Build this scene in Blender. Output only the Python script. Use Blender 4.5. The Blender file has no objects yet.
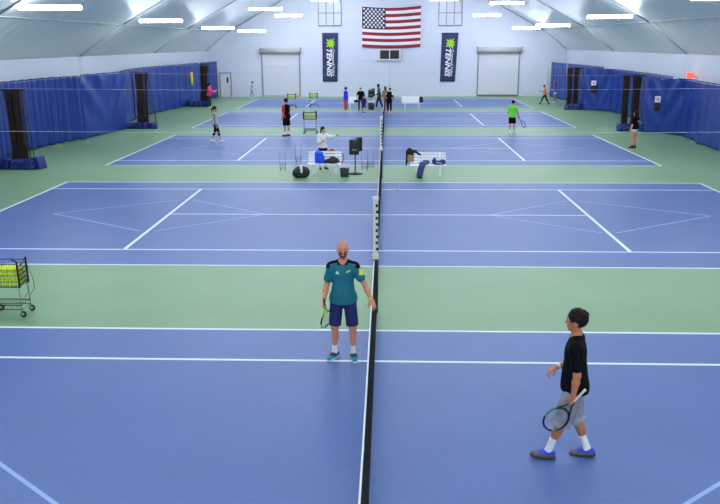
import bpy, bmesh, math, random
import numpy as np
from mathutils import Vector, Matrix
random.seed(5)
rng = np.random.default_rng(5)
SC = bpy.context.scene
COL = SC.collection
PI = math.pi
V = lambda *a: np.array(a, float)

# ------------------------------------------------------------------ camera
F, PITCH, YAW, ROLL = 749.716, -0.2721, -0.0371, -0.0046
CAM = V(0.3143, -22.3872, 5.0714)
_fw = V(math.sin(YAW)*math.cos(PITCH), math.cos(YAW)*math.cos(PITCH), math.sin(PITCH))
_rt = V(math.cos(YAW), -math.sin(YAW), 0)
_up = np.cross(_rt, _fw)
_r2 = _rt*math.cos(ROLL)+_up*math.sin(ROLL)
_u2 = -_rt*math.sin(ROLL)+_up*math.cos(ROLL)
def at(u, v, z=0.0):
    """the floor point (or the point at height z) behind a pixel"""
    d = _fw+_r2*(u-360)/F-_u2*(v-252)/F
    return CAM+d*(z-CAM[2])/d[2]
def aty(u, v, y):
    d = _fw+_r2*(u-360)/F-_u2*(v-252)/F
    return CAM+d*(y-CAM[1])/d[1]
cd = bpy.data.cameras.new('camera')
cam = bpy.data.objects.new('camera', cd)
COL.objects.link(cam)
M = Matrix.Identity(4)
for i in range(3):
    M[i][0], M[i][1], M[i][2], M[i][3] = _r2[i], _u2[i], -_fw[i], CAM[i]
cam.matrix_world = M
cd.sensor_width = 36
cd.lens = 36*F/720
cd.clip_start, cd.clip_end = 0.1, 300
SC.camera = cam

# --------------------------------------------------------------- materials
def lin(c):
    return tuple((x/255/12.92 if x/255 <= .04045 else ((x/255+.055)/1.055)**2.4) for x in c)
_mats = {}
def mat(name, rgb, rough=.6, metal=0, noise=0, nscale=8, spec=.5, bump=0, bscale=30, sheen=0, emit=None, estr=0, sss=0):
    if name in _mats: return _mats[name]
    m = bpy.data.materials.new(name); m.use_nodes = True
    nt = m.node_tree; b = nt.nodes['Principled BSDF']
    c = lin(rgb)+(1,)
    b.inputs['Base Color'].default_value = c
    b.inputs['Roughness'].default_value = rough
    b.inputs['Metallic'].default_value = metal
    b.inputs['Specular IOR Level'].default_value = spec
    if sheen: b.inputs['Sheen Weight'].default_value = sheen
    if emit:
        b.inputs['Emission Color'].default_value = lin(emit)+(1,); b.inputs['Emission Strength'].default_value = estr
    if noise or bump:
        tc = nt.nodes.new('ShaderNodeTexCoord')
        n = nt.nodes.new('ShaderNodeTexNoise'); n.inputs['Scale'].default_value = nscale; n.inputs['Detail'].default_value = 5
        nt.links.new(tc.outputs['Object'], n.inputs['Vector'])
        if noise:
            r = nt.nodes.new('ShaderNodeValToRGB')
            lo = [max(0, x*(1-noise)) for x in c[:3]]; hi = [min(1, x*(1+noise)) for x in c[:3]]
            r.color_ramp.elements[0].color = (*lo, 1); r.color_ramp.elements[1].color = (*hi, 1)
            r.color_ramp.elements[0].position = .3; r.color_ramp.elements[1].position = .7
            nt.links.new(n.outputs['Fac'], r.inputs['Fac']); nt.links.new(r.outputs['Color'], b.inputs['Base Color'])
        if bump:
            n2 = nt.nodes.new('ShaderNodeTexNoise'); n2.inputs['Scale'].default_value = bscale; n2.inputs['Detail'].default_value = 4
            nt.links.new(tc.outputs['Object'], n2.inputs['Vector'])
            bp = nt.nodes.new('ShaderNodeBump'); bp.inputs['Strength'].default_value = bump; bp.inputs['Distance'].default_value = .02
            nt.links.new(n2.outputs['Fac'], bp.inputs['Height']); nt.links.new(bp.outputs['Normal'], b.inputs['Normal'])
    _mats[name] = m
    return m

def wave_bump(m, axis, scale, strength, dist=.03):
    nt = m.node_tree; b = nt.nodes['Principled BSDF']
    tc = nt.nodes.new('ShaderNodeTexCoord')
    w = nt.nodes.new('ShaderNodeTexWave'); w.wave_type = 'BANDS'; w.bands_direction = axis
    w.inputs['Scale'].default_value = scale; w.inputs['Distortion'].default_value = .6; w.inputs['Detail'].default_value = 1
    nt.links.new(tc.outputs['Object'], w.inputs['Vector'])
    bp = nt.nodes.new('ShaderNodeBump'); bp.inputs['Strength'].default_value = strength; bp.inputs['Distance'].default_value = dist
    nt.links.new(w.outputs['Fac'], bp.inputs['Height'])
    nt.links.new(bp.outputs['Normal'], b.inputs['Normal'])
    return m

def court_mat(name, rgb, amt):
    """painted acrylic: large soft patches plus fine grit"""
    m = mat(name, rgb, rough=.43, spec=.5)
    nt = m.node_tree; b = nt.nodes['Principled BSDF']
    tc = nt.nodes.new('ShaderNodeTexCoord')
    n1 = nt.nodes.new('ShaderNodeTexNoise'); n1.inputs['Scale'].default_value = .55; n1.inputs['Detail'].default_value = 6
    n2 = nt.nodes.new('ShaderNodeTexNoise'); n2.inputs['Scale'].default_value = 9; n2.inputs['Detail'].default_value = 6
    mp = nt.nodes.new('ShaderNodeMapping'); mp.inputs['Scale'].default_value = (1, 1.6, 1)
    nt.links.new(tc.outputs['Object'], mp.inputs['Vector'])
    nt.links.new(mp.outputs['Vector'], n1.inputs['Vector']); nt.links.new(mp.outputs['Vector'], n2.inputs['Vector'])
    ad = nt.nodes.new('ShaderNodeMath'); ad.operation = 'ADD'
    nt.links.new(n1.outputs['Fac'], ad.inputs[0]); nt.links.new(n2.outputs['Fac'], ad.inputs[1])
    r = nt.nodes.new('ShaderNodeMapRange'); r.inputs['From Min'].default_value = .6; r.inputs['From Max'].default_value = 1.4
    r.inputs['To Min'].default_value = 1-amt; r.inputs['To Max'].default_value = 1+amt
    nt.links.new(ad.outputs[0], r.inputs['Value'])
    mx = nt.nodes.new('ShaderNodeVectorMath'); mx.operation = 'SCALE'; mx.inputs[0].default_value = lin(rgb)
    nt.links.new(r.outputs['Result'], mx.inputs['Scale'])
    nt.links.new(mx.outputs['Vector'], b.inputs['Base Color'])
    n3 = nt.nodes.new('ShaderNodeTexNoise'); n3.inputs['Scale'].default_value = 60
    nt.links.new(tc.outputs['Object'], n3.inputs['Vector'])
    bp = nt.nodes.new('ShaderNodeBump'); bp.inputs['Strength'].default_value = .12; bp.inputs['Distance'].default_value = .01
    nt.links.new(n3.outputs['Fac'], bp.inputs['Height']); nt.links.new(bp.outputs['Normal'], b.inputs['Normal'])
    return m

def panel_mat(name, rgb, zs, rough=.45):
    """painted metal wall sheets with seams at the heights zs and every 1.2 m across"""
    m = mat(name, rgb, rough=rough)
    nt = m.node_tree; b = nt.nodes['Principled BSDF']
    tc = nt.nodes.new('ShaderNodeTexCoord'); sx = nt.nodes.new('ShaderNodeSeparateXYZ')
    nt.links.new(tc.outputs['Object'], sx.inputs['Vector'])
    tot = None
    for z in zs:
        c = nt.nodes.new('ShaderNodeMath'); c.operation = 'COMPARE'; c.inputs[1].default_value = z; c.inputs[2].default_value = .025
        nt.links.new(sx.outputs['Z'], c.inputs[0])
        if tot is None: tot = c
        else:
            a = nt.nodes.new('ShaderNodeMath'); a.operation = 'MAXIMUM'
            nt.links.new(tot.outputs[0], a.inputs[0]); nt.links.new(c.outputs[0], a.inputs[1]); tot = a
    mo = nt.nodes.new('ShaderNodeMath'); mo.operation = 'PINGPONG'; mo.inputs[1].default_value = 1.2
    nt.links.new(sx.outputs['X'], mo.inputs[0])
    lt = nt.nodes.new('ShaderNodeMath'); lt.operation = 'LESS_THAN'; lt.inputs[1].default_value = .012
    nt.links.new(mo.outputs[0], lt.inputs[0])
    a = nt.nodes.new('ShaderNodeMath'); a.operation = 'MAXIMUM'
    nt.links.new(tot.outputs[0], a.inputs[0]); nt.links.new(lt.outputs[0], a.inputs[1])
    r = nt.nodes.new('ShaderNodeMix'); r.data_type = 'RGBA'
    r.inputs[6].default_value = lin(rgb)+(1,); r.inputs[7].default_value = tuple(x*.92 for x in lin(rgb))+(1,)
    nt.links.new(a.outputs[0], r.inputs[0]); nt.links.new(r.outputs[2], b.inputs['Base Color'])
    return m

# ------------------------------------------------------------ mesh helpers
class MB:
    """collects shapes for ONE mesh; each shape may carry a material slot"""
    def __init__(s): s.v = []; s.f = []; s.mi = []; s.slot = 0; s.sm = []; s.n = 0
    def raw(s, vs, fs, smooth=False):
        vs = np.asarray(vs, float).reshape(-1, 3)
        s.v.append(vs)
        for f in fs: s.f.append(tuple(int(i)+s.n for i in f)); s.mi.append(s.slot); s.sm.append(smooth)
        s.n += len(vs); return s
    def box(s, c, size, R=None, bev=0):
        x, y, z = [k/2 for k in size]
        if bev:
            bm = bmesh.new(); bmesh.ops.create_cube(bm, size=1)
            for v in bm.verts: v.co = Vector((v.co.x*size[0], v.co.y*size[1], v.co.z*size[2]))
            bmesh.ops.bevel(bm, geom=bm.edges[:], offset=bev, segments=2, affect='EDGES', profile=.5)
            bm.verts.index_update()
            vs = np.array([v.co[:] for v in bm.verts]); fs = [[v.index for v in f.verts] for f in bm.faces]; bm.free()
        else:
            vs = np.array([[a, b, d] for a in (-x, x) for b in (-y, y) for d in (-z, z)])
            fs = [(0, 1, 3, 2), (4, 6, 7, 5), (0, 4, 5, 1), (2, 3, 7, 6), (0, 2, 6, 4), (1, 5, 7, 3)]
        if R is not None: vs = vs@np.asarray(R).T
        return s.raw(vs+np.asarray(c, float), fs)
    def tube(s, pts, r, n=8, closed=False, cap=True):
        P = np.asarray(pts, float); k = len(P)
        rr = np.full(k, r) if np.isscalar(r) else np.asarray(r, float)
        T = np.zeros_like(P)
        for i in range(k):
            a, b = (P[(i-1) % k], P[(i+1) % k]) if closed else (P[max(i-1, 0)], P[min(i+1, k-1)])
            T[i] = (b-a)/max(np.linalg.norm(b-a), 1e-9)
        up = V(0, 0, 1) if abs(T[0][2]) < .9 else V(1, 0, 0)
        vs = []
        u = np.cross(up, T[0]); u /= np.linalg.norm(u)
        for i in range(k):
            u = u-T[i]*(u@T[i]); u /= max(np.linalg.norm(u), 1e-9); w = np.cross(T[i], u)
            for j in range(n):
                a = 2*PI*j/n; vs.append(P[i]+rr[i]*(u*math.cos(a)+w*math.sin(a)))
        fs = []
        for i in range(k if closed else k-1):
            for j in range(n):
                a, b = i*n+j, i*n+(j+1) % n; c, d = ((i+1) % k)*n+(j+1) % n, ((i+1) % k)*n+j
                fs.append((a, b, c, d))
        if not closed and cap: fs += [tuple(range(n))[::-1], tuple((k-1)*n+j for j in range(n))]
        return s.raw(vs, fs, n > 4)
    def lathe(s, prof, c=(0, 0, 0), n=20, R=None):
        vs = []; fs = []
        for r, z in prof:
            for j in range(n): a = 2*PI*j/n; vs.append((r*math.cos(a), r*math.sin(a), z))
        k = len(prof)
        for i in range(k-1):
            for j in range(n): fs.append((i*n+j, i*n+(j+1) % n, (i+1)*n+(j+1) % n, (i+1)*n+j))
        fs += [tuple(range(n))[::-1], tuple((k-1)*n+j for j in range(n))]
        vs = np.array(vs)
        if R is not None: vs = vs@np.asarray(R).T
        return s.raw(vs+np.asarray(c, float), fs, True)
    def grid(s, fn, nu, nv, slotfn=None):
        vs = [fn(i/nu, j/nv) for j in range(nv+1) for i in range(nu+1)]
        base = s.n; s.v.append(np.asarray(vs, float)); s.n += len(vs)
        for j in range(nv):
            for i in range(nu):
                a = base+j*(nu+1)+i
                s.f.append((a, a+1, a+nu+2, a+nu+1)); s.mi.append(slotfn((i+.5)/nu, (j+.5)/nv) if slotfn else s.slot); s.sm.append(True)
        return s
    def sphere(s, c, r, n=12, m=8):
        rr = np.array([r, r, r]) if np.isscalar(r) else np.asarray(r)
        vs = [(0, 0, -1)]+[(math.sin(PI*j/m)*math.cos(2*PI*i/n), math.sin(PI*j/m)*math.sin(2*PI*i/n), -math.cos(PI*j/m)) for j in range(1, m) for i in range(n)]+[(0, 0, 1)]
        fs = [(0, 1+(i+1) % n, 1+i) for i in range(n)]
        for j in range(m-2):
            for i in range(n): a = 1+j*n; fs.append((a+i, a+(i+1) % n, a+n+(i+1) % n, a+n+i))
        L = len(vs)-1; a = 1+(m-2)*n
        fs += [(a+i, a+(i+1) % n, L) for i in range(n)]
        return s.raw(np.array(vs)*rr+np.asarray(c, float), fs, True)
    def data(s, name, mats):
        me = bpy.data.meshes.new(name)
        vs = np.concatenate(s.v) if s.v else np.zeros((0, 3))
        me.from_pydata(vs.tolist(), [], s.f)
        for m in (mats if isinstance(mats, (list, tuple)) else [mats]): me.materials.append(m)
        me.polygons.foreach_set('material_index', s.mi)
        me.polygons.foreach_set('use_smooth', s.sm)
        me.update(); return me
    def build(s, name, mats, parent=None, loc=(0, 0, 0)):
        return link(name, s.data(name, mats), parent, loc)

def link(name, me, parent=None, loc=(0, 0, 0)):
    o = bpy.data.objects.new(name, me); COL.objects.link(o); o.location = loc
    if parent is not None: o.parent = parent
    return o
def tag(o, label=None, cat=None, group=None, kind=None):
    for k, v in (('label', label), ('category', cat), ('group', group), ('kind', kind)):
        if v: o[k] = v
    return o
def empty(name, loc, rz=0, label=None, cat=None, group=None):
    o = bpy.data.objects.new(name, None); COL.objects.link(o); o.location = tuple(float(x) for x in loc); o.rotation_euler = (0, 0, rz)
    o.empty_display_size = .1
    return tag(o, label, cat, group)
def copy_tree(o, parent=None):
    c = o.copy(); COL.objects.link(c)
    if parent is not None: c.parent = parent
    for ch in list(o.children): copy_tree(ch, c)
    return c
def orient(o, R, loc):
    m = Matrix.Identity(4)
    for i in range(3):
        for j in range(3): m[i][j] = float(R[i][j])
        m[i][3] = float(loc[i])
    o.matrix_world = m
def nrm(v): v = np.asarray(v, float); return v/np.linalg.norm(v)
def rotx(a): c, s = math.cos(a), math.sin(a); return np.array([[1, 0, 0], [0, c, -s], [0, s, c]])
def roty(a): c, s = math.cos(a), math.sin(a); return np.array([[c, 0, s], [0, 1, 0], [-s, 0, c]])
def rotz(a): c, s = math.cos(a), math.sin(a); return np.array([[c, -s, 0], [s, c, 0], [0, 0, 1]])

# ------------------------------------------- smooth solids (bodies, cloth)
class SDF:
    def __init__(s, h): s.h = h; s.ops = []
    def cone(s, a, b, r1, r2, k=.02, op='+'):
        a, b = np.asarray(a, float), np.asarray(b, float); r = max(r1, r2)
        lo, hi = np.minimum(a, b)-r, np.maximum(a, b)+r
        ab = b-a; L2 = max(ab@ab, 1e-9)
        def f(x, y, z):
            px, py, pz = x-a[0], y-a[1], z-a[2]
            t = np.clip((px*ab[0]+py*ab[1]+pz*ab[2])/L2, 0, 1)
            return np.sqrt((px-t*ab[0])**2+(py-t*ab[1])**2+(pz-t*ab[2])**2)-(r1+(r2-r1)*t)
        s.ops.append((op, f, lo, hi, k)); return s
    def ell(s, c, rad, R=None, k=.03, op='+'):
        c = np.asarray(c, float); R = np.eye(3) if R is None else np.asarray(R); rad = np.asarray(rad, float)
        e = np.sqrt(((R*rad)**2).sum(1)); lo, hi = c-e, c+e
        def f(x, y, z):
            px, py, pz = x-c[0], y-c[1], z-c[2]
            q = [(px*R[0, i]+py*R[1, i]+pz*R[2, i])/rad[i] for i in range(3)]
            k0 = np.sqrt(q[0]**2+q[1]**2+q[2]**2)
            k1 = np.sqrt((q[0]/rad[0])**2+(q[1]/rad[1])**2+(q[2]/rad[2])**2)+1e-9
            return k0*(k0-1)/k1
        s.ops.append((op, f, lo, hi, k)); return s
    def box(s, c, half, R=None, rnd=.01, k=.01, op='+'):
        c = np.asarray(c, float); R = np.eye(3) if R is None else np.asarray(R); hb = np.asarray(half, float)-rnd
        e = (abs(R)*np.asarray(half, float)).sum(1); lo, hi = c-e, c+e
        def f(x, y, z):
            px, py, pz = x-c[0], y-c[1], z-c[2]
            q = [abs(px*R[0, i]+py*R[1, i]+pz*R[2, i])-hb[i] for i in range(3)]
            out = np.sqrt(sum(np.maximum(t, 0)**2 for t in q))
            return out+np.minimum(np.maximum(q[0], np.maximum(q[1], q[2])), 0)-rnd
        s.ops.append((op, f, lo, hi, k)); return s
    def cut(s, p, n):
        p = np.asarray(p, float); n = nrm(n)
        s.ops.append(('c', lambda x, y, z: (x-p[0])*n[0]+(y-p[1])*n[1]+(z-p[2])*n[2], None, None, 0)); return s
    def solve(s):
        h = s.h
        pos = [o for o in s.ops if o[0] == '+']
        lo = np.min([o[2] for o in pos], 0)-4*h-.012; hi = np.max([o[3] for o in pos], 0)+4*h+.012
        n = np.ceil((hi-lo)/h).astype(int)+1
        ax = [lo[i]+h*np.arange(n[i]) for i in range(3)]
        d = np.full(n, 10.0)
        for op, f, l, u, k in s.ops:
            if op == 'c':
                d = np.maximum(d, f(ax[0][:, None, None], ax[1][None, :, None], ax[2][None, None, :])); continue
            pad = k+3*h
            i0 = np.clip(np.floor((l-pad-lo)/h).astype(int), 0, n-1); i1 = np.clip(np.ceil((u+pad-lo)/h).astype(int)+1, 1, n)
            if (i1 <= i0).any(): continue
            sl = tuple(slice(i0[i], i1[i]) for i in range(3))
            g = f(ax[0][sl[0]][:, None, None], ax[1][sl[1]][None, :, None], ax[2][sl[2]][None, None, :])
            a = d[sl]
            if op == '+':
                t = np.maximum(k-abs(a-g), 0)/max(k, 1e-6); d[sl] = np.minimum(a, g)-t*t*k*.25
            else:
                t = np.maximum(k-abs(a+g), 0)/max(k, 1e-6); d[sl] = np.maximum(a, -g)+t*t*k*.25
        d = np.clip(d, -3*h, 3*h)
        d[0], d[-1], d[:, 0], d[:, -1], d[:, :, 0], d[:, :, -1] = (h,)*6
        ins = d < 0
        c = np.zeros(n-1, np.int8)
        corners = [(i, j, k) for i in (0, 1) for j in (0, 1) for k in (0, 1)]
        for i, j, k in corners: c += ins[i:n[0]-1+i, j:n[1]-1+j, k:n[2]-1+k]
        mask = (c > 0) & (c < 8)
        cells = np.argwhere(mask); idx = np.full(n-1, -1); idx[mask] = np.arange(len(cells))
        cv = {q: d[cells[:, 0]+q[0], cells[:, 1]+q[1], cells[:, 2]+q[2]] for q in corners}
        acc = np.zeros((len(cells), 3)); cnt = np.zeros(len(cells))
        for q in corners:
            for axi in range(3):
                if q[axi]: continue
                w = list(q); w[axi] = 1; w = tuple(w)
                va, vb = cv[q], cv[w]; m = (va < 0) != (vb < 0)
                t = np.where(m, va/np.where(m, va-vb, 1), 0)
                p = np.array(q, float)[None]+t[:, None]*(np.array(w)-np.array(q))[None]
                acc[m] += p[m]; cnt[m] += 1
        verts = lo+(cells+acc/cnt[:, None])*h
        quads = []
        for axi in range(3):
            b, e = (axi+1) % 3, (axi+2) % 3
            s0 = [slice(None)]*3; s1 = [slice(None)]*3
            s0[axi] = slice(0, n[axi]-1); s1[axi] = slice(1, n[axi])
            A, B = ins[tuple(s0)], ins[tuple(s1)]
            E = np.argwhere(A != B)
            E = E[(E[:, b] > 0) & (E[:, e] > 0) & (E[:, b] < n[b]-1) & (E[:, e] < n[e]-1)]
            fl = A[E[:, 0], E[:, 1], E[:, 2]]
            def ci(db, de):
                q = E.copy(); q[:, b] += db; q[:, e] += de; return idx[q[:, 0], q[:, 1], q[:, 2]]
            Q = np.stack([ci(-1, -1), ci(0, -1), ci(0, 0), ci(-1, 0)], 1)
            Q[~fl] = Q[~fl][:, ::-1]
            quads.append(Q)
        Q = np.concatenate(quads); Q = Q[(Q >= 0).all(1)]
        return verts, Q
    def build(s, name, mats, parent=None, scale=1, loc=(0, 0, 0), slotfn=None, smooth=1):
        v, q = s.solve()
        for _ in range(smooth):              # one light relaxing pass
            nb = np.zeros_like(v); ct = np.zeros(len(v))
            for i in range(4):
                a, b = q[:, i], q[:, (i+1) % 4]
                np.add.at(nb, a, v[b]); np.add.at(ct, a, 1); np.add.at(nb, b, v[a]); np.add.at(ct, b, 1)
            v = v*.5+.5*nb/np.maximum(ct, 1)[:, None]
        me = bpy.data.meshes.new(name)
        me.from_pydata((v*scale).tolist(), [], q.tolist())
        for m in (mats if isinstance(mats, (list, tuple)) else [mats]): me.materials.append(m)
        if slotfn is not None:
            ce = v[q].mean(1); me.polygons.foreach_set('material_index', slotfn(ce).astype(int))
        me.polygons.foreach_set('use_smooth', [True]*len(q)); me.update()
        return link(name, me, parent, loc)

# ------------------------------------------------------------------- people
SKIN = dict(fair=mat('skin_fair', (222, 146, 112), .5, noise=.06, nscale=14), light=mat('skin_light', (216, 150, 118), .5, noise=.06, nscale=14), tan=mat('skin_tan', (196, 124, 84), .5, noise=.06, nscale=14), dark=mat('skin_dark', (84, 56, 44), .5, noise=.06, nscale=14))
WHITE_EYE = mat('eye_white', (206, 198, 192), .4); IRIS = mat('eye_dark', (40, 28, 22), .3)
HAIRM = dict(dark=mat('hair_dark', (30, 17, 14), .6, spec=.2, bump=.6, bscale=60), brown=mat('hair_brown', (92, 54, 36), .55, bump=.6, bscale=60), red=mat('hair_red', (150, 48, 34), .55, bump=.6, bscale=60), grey=mat('hair_grey', (120, 110, 104), .6, bump=.6, bscale=60), beard=mat('hair_beard', (128, 62, 40), .7, bump=.6, bscale=80))

def person(label, loc, face, H, pose, wear, skin='light', hair=('short', 'dark'), h=.014, hs=1.0, detail=False, group=None, build=1.0):
    """face: degrees about Z; at 0 the person looks along +Y, their right hand on +X.  Directions in POSE are in the person's own frame."""
    s = H/1.78; h = h/s
    sk = SKIN[skin]
    root = empty('person', (0, 0, 0), 0, label, 'person', group)
    lean, side, twist = [math.radians(a) for a in pose.get('spine', (0, 0, 0))]
    R = rotz(twist)@rotx(-lean)@roty(side)              # torso frame: x right, y front, z up
    hy, hp = [math.radians(a) for a in pose.get('head', (0, 0))]
    RH = R@rotz(hy)@rotx(-hp)
    P = V(0, 0, 0.0); S = R[:, 2]
    N = P+S*.54
    Hc = N+S*.055+RH[:, 2]*.118+RH[:, 1]*.012
    hd = lambda x, y, z: Hc+RH@(V(x, y, z)*hs)
    tr = lambda x, y, z: P+R@V(x, y, z)
    J = {}
    for q, sg in (('R', 1), ('L', -1)):
        sh = tr(sg*.172*build, -.005, .452)
        u, f = [nrm(a) for a in pose['arm'+q][:2]]
        el = sh+u*.295; wr = el+f*.255
        J['sh'+q], J['el'+q], J['wr'+q] = sh, el, wr
        t, c = [nrm(a) for a in pose['leg'+q][:2]]
        hip = P+V(sg*.092, 0, -.03); kn = hip+t*.435; an = kn+c*.42
        J['hip'+q], J['kn'+q], J['an'+q] = hip, kn, an
        fy, fp = [math.radians(a) for a in (pose['leg'+q][2] if len(pose['leg'+q]) > 2 else (0, 0))]
        J['ft'+q] = rotz(fy)@rotx(fp)                   # foot frame: y along the foot, z up
        J['sole'+q] = min((an+J['ft'+q]@V(0, -.05, -.085))[2], (an+J['ft'+q]@V(0, .17, -.085))[2])
    dz = -min(J['soleR'], J['soleL'])
    for k in list(J):
        if k[:2] in ('sh', 'el', 'wr', 'hi', 'kn', 'an'): J[k] = J[k]+V(0, 0, dz)
    P = P+V(0, 0, dz); N = N+V(0, 0, dz); Hc = Hc+V(0, 0, dz)
    # ---- body: one continuous surface
    def torso(b, e=0.0, k=.05):
        b.ell(tr(0, -.008, -.03), (.160*build+e, .118+e, .125+e), R, k).ell(tr(0, .0, .15), (.142*build+e, .104+e, .17+e), R, k)
        b.ell(tr(0, .002, .33), (.165*build+e, .112+e, .185+e), R, k)
        b.cone(J['shR']*.8+J['shL']*.2-S*.02, J['shL']*.8+J['shR']*.2-S*.02, .066+e, .066+e, k)
        for q in 'RL':
            b.cone(N-S*.01, J['sh'+q]+S*.0, .046+e, .056+e, k)
    b = SDF(h); torso(b)
    for q in 'RL':
        sg = 1 if q == 'R' else -1
        b.ell(J['hip'+q]+V(0, -.045, -.0), (.085, .085, .10), None, .05)
        sh, el, wr = J['sh'+q], J['el'+q], J['wr'+q]; f = nrm(wr-el); u = nrm(el-sh)
        b.ell(sh+u*.02, (.06, .06, .07), None, .04)
        b.cone(sh, el, .050*build, .038, .03)
        b.cone(el, el+f*.09, .039, .042, .03).cone(el+f*.09, wr, .042, .026, .02)
        # hand: palm, four unequal bent fingers, thumb off the side of the palm
        hspec = pose.get('hand'+q, {})
        d = nrm(hspec.get('dir', f)); n = np.asarray(hspec.get('palm', (-sg, 0, 0)), float); n = nrm(n-d*(n@d))
        w = np.cross(n, d)*(1 if q == 'L' else -1)        # towards the thumb
        w = nrm(w)
        if hspec.get('flip'): w = -w
        RHd = np.stack([w, d, n], 1)
        J['hand'+q] = (wr+d*.075+n*.022, RHd)
        cu = hspec.get('curl', 25)
        b.cone(wr-f*.01, wr+d*.02, .026, .024, .015)
        b.box(wr+d*.05, (.039, .048, .0145), RHd, .012, .012)
        for i, L in enumerate((.074, .083, .076, .060)):
            base = wr+d*.092+w*(.0315-.021*i)
            sp = w*(.06-.045*i)
            p = base; a = 0
            for seg, fr, r0, r1 in ((0, .42, .0098, .0092), (1, .32, .0092, .0085), (2, .26, .0085, .0072)):
                a += math.radians(cu*(1 if seg else .8))
                p2 = p+nrm(d*math.cos(a)+n*math.sin(a)+sp*math.cos(a))*L*fr*1.02
                b.cone(p, p2, max(r0, h*.6), max(r1, h*.55), .003); p = p2
        tb = wr+d*.026+w*.028; ta = math.radians(min(cu, 45)*.7)
        t1 = nrm(d*.62+w*.75+n*(.25+math.sin(ta)*.5)); t2 = nrm(d*.8+w*.25+n*(.2+math.sin(ta)))
        b.cone(tb, tb+t1*.045, max(.0145, h*.6), max(.0115, h*.6), .008).cone(tb+t1*.045, tb+t1*.045+t2*.034, max(.0112, h*.6), max(.009, h*.55), .004)
        # leg
        hip, kn, an = J['hip'+q], J['kn'+q], J['an'+q]; t = nrm(kn-hip); c = nrm(an-kn); ft = J['ft'+q]
        back = nrm(-ft[:, 1]+c*(ft[:, 1]@c))
        b.cone(hip, kn, .084*build, .054, .04)
        b.cone(kn, kn+c*.02, .053, .050, .03)
        b.ell(kn+nrm(t-c*.2)*.0-back*.018, (.036, .036, .045), None, .02)
        b.cone(kn+c*.03, an, .047, .034, .03)
        b.ell(kn+c*.13+back*.018, (.048, .050, .115), np.stack([np.cross(-c, back), back, -c], 1), .03)
        b.ell(an, (.037, .04, .04), None, .02)
        b.cone(an+ft@V(0, -.045, -.05), an+ft@V(0, .05, -.045), .034, .036, .03).cone(an+ft@V(0, .05, -.045), an+ft@V(0, .15, -.062), .036, .024, .02)
    b.cone(N-S*.03, Hc+RH@V(0, -.005, -.05), .057, .05, .03)
    cr = V(.077, .097, .094)*hs
    b.ell(hd(0, -.012, .025), cr, RH, .02)
    b.ell(hd(0, -.015, .058), V(.064, .082, .062)*hs, RH, .02)
    b.ell(hd(0, .022, -.03), V(.061, .075, .098)*hs, RH, .03)
    b.ell(hd(0, .062, -.098), V(.03, .028, .022)*hs, RH, .03)
    if h*s < .013:
        b.cone(hd(0, .092, .004), hd(0, .113, -.034), .009*hs, .0135*hs, .012)
        for sg in (1, -1):
            b.ell(hd(sg*.078, -.006, -.018), V(.010, .022, .034)*hs, RH@rotz(sg*.35), .006)
            b.ell(hd(sg*.013, .103, -.036), V(.009, .011, .008)*hs, RH, .006)
            b.ell(hd(sg*.032, .101, .004), V(.017, .012, .011)*hs, RH, .012, '-')
            b.cone(hd(sg*.014, .094, .022), hd(sg*.05, .08, .02), .009*hs, .007*hs, .012)
        b.ell(hd(0, .094, -.066), V(.024, .010, .0055)*hs, RH, .006)
        b.ell(hd(0, .092, -.076), V(.020, .010, .0065)*hs, RH, .006)
    b.build('body', sk, root, s)
    if detail:
        for sg in (1, -1):
            e = MB(); e.sphere((0, 0, 0), .0105*hs*s, 12, 10)
            eo = e.build('eye', WHITE_EYE, root, tuple(hd(sg*.032, .0825, .003)*s))
            i_ = MB(); i_.sphere((0, 0, 0), (.0068*hs*s, .0035*s, .0068*hs*s), 10, 8)
            io = i_.build('iris', IRIS, eo, tuple((RH@V(0, .0088*hs, -.001))*s)); io.rotation_euler = (0, 0, 0)
            eb = SDF(.005); eb.cone(hd(sg*.016, .103, .024), hd(sg*.048, .089, .027), .0055*hs, .004*hs, .003)
            eb.build('eyebrow', HAIRM[hair[1] if hair[0] != 'bald' else 'beard'], root, s)
    # ---- hair
    hk = hair[0]; hm = HAIRM[hair[1]]
    if hk in ('short', 'long', 'ponytail', 'cap'):
        a = SDF(max(h, .006) if detail else h)
        grow = .016 if hk == 'short' else .012
        a.ell(hd(0, -.014, .028), cr+grow*hs, RH, .01)
        if detail:
            for i in range(26):
                th, ph = rng.uniform(0, 2*PI), rng.uniform(.15, 1.25)
                q = V(math.sin(ph)*math.cos(th), math.sin(ph)*math.sin(th), math.cos(ph))
                a.ell(hd(*(V(0, -.014, .028)+q*(cr/hs+.008))), V(.026, .026, .012)*hs, RH@rotz(th), .014)
        a.ell(hd(0, .095, -.062), V(.086, .080, .108)*hs, RH, .012, '-')
        if hk in ('short', 'cap'):
            for sg in (1, -1): a.ell(hd(sg*.085, .02, -.05), V(.03, .046, .056)*hs, RH, .01, '-')
            a.cut(hd(0, 0, -.062), -RH[:, 2])
        elif hk == 'long':
            for sg in (1, -1): a.cone(hd(sg*.072, -.02, .0), hd(sg*.088, -.025, -.20), .03*hs, .034*hs, .02)
            a.cone(hd(0, -.06, .0), hd(0, -.085, -.17), .075*hs, .06*hs, .03).cone(hd(0, -.085, -.17), hd(0, -.09, -.29), .06*hs, .035*hs, .03)
        else:
            a.cut(hd(0, 0, -.085), -RH[:, 2])
            a.cone(hd(0, -.10, .05), hd(0, -.15, .0), .03*hs, .035*hs, .01).cone(hd(0, -.15, .0), hd(0, -.145, -.22), .036*hs, .014*hs, .01)
        a.build('hair', hm, root, s)
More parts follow.
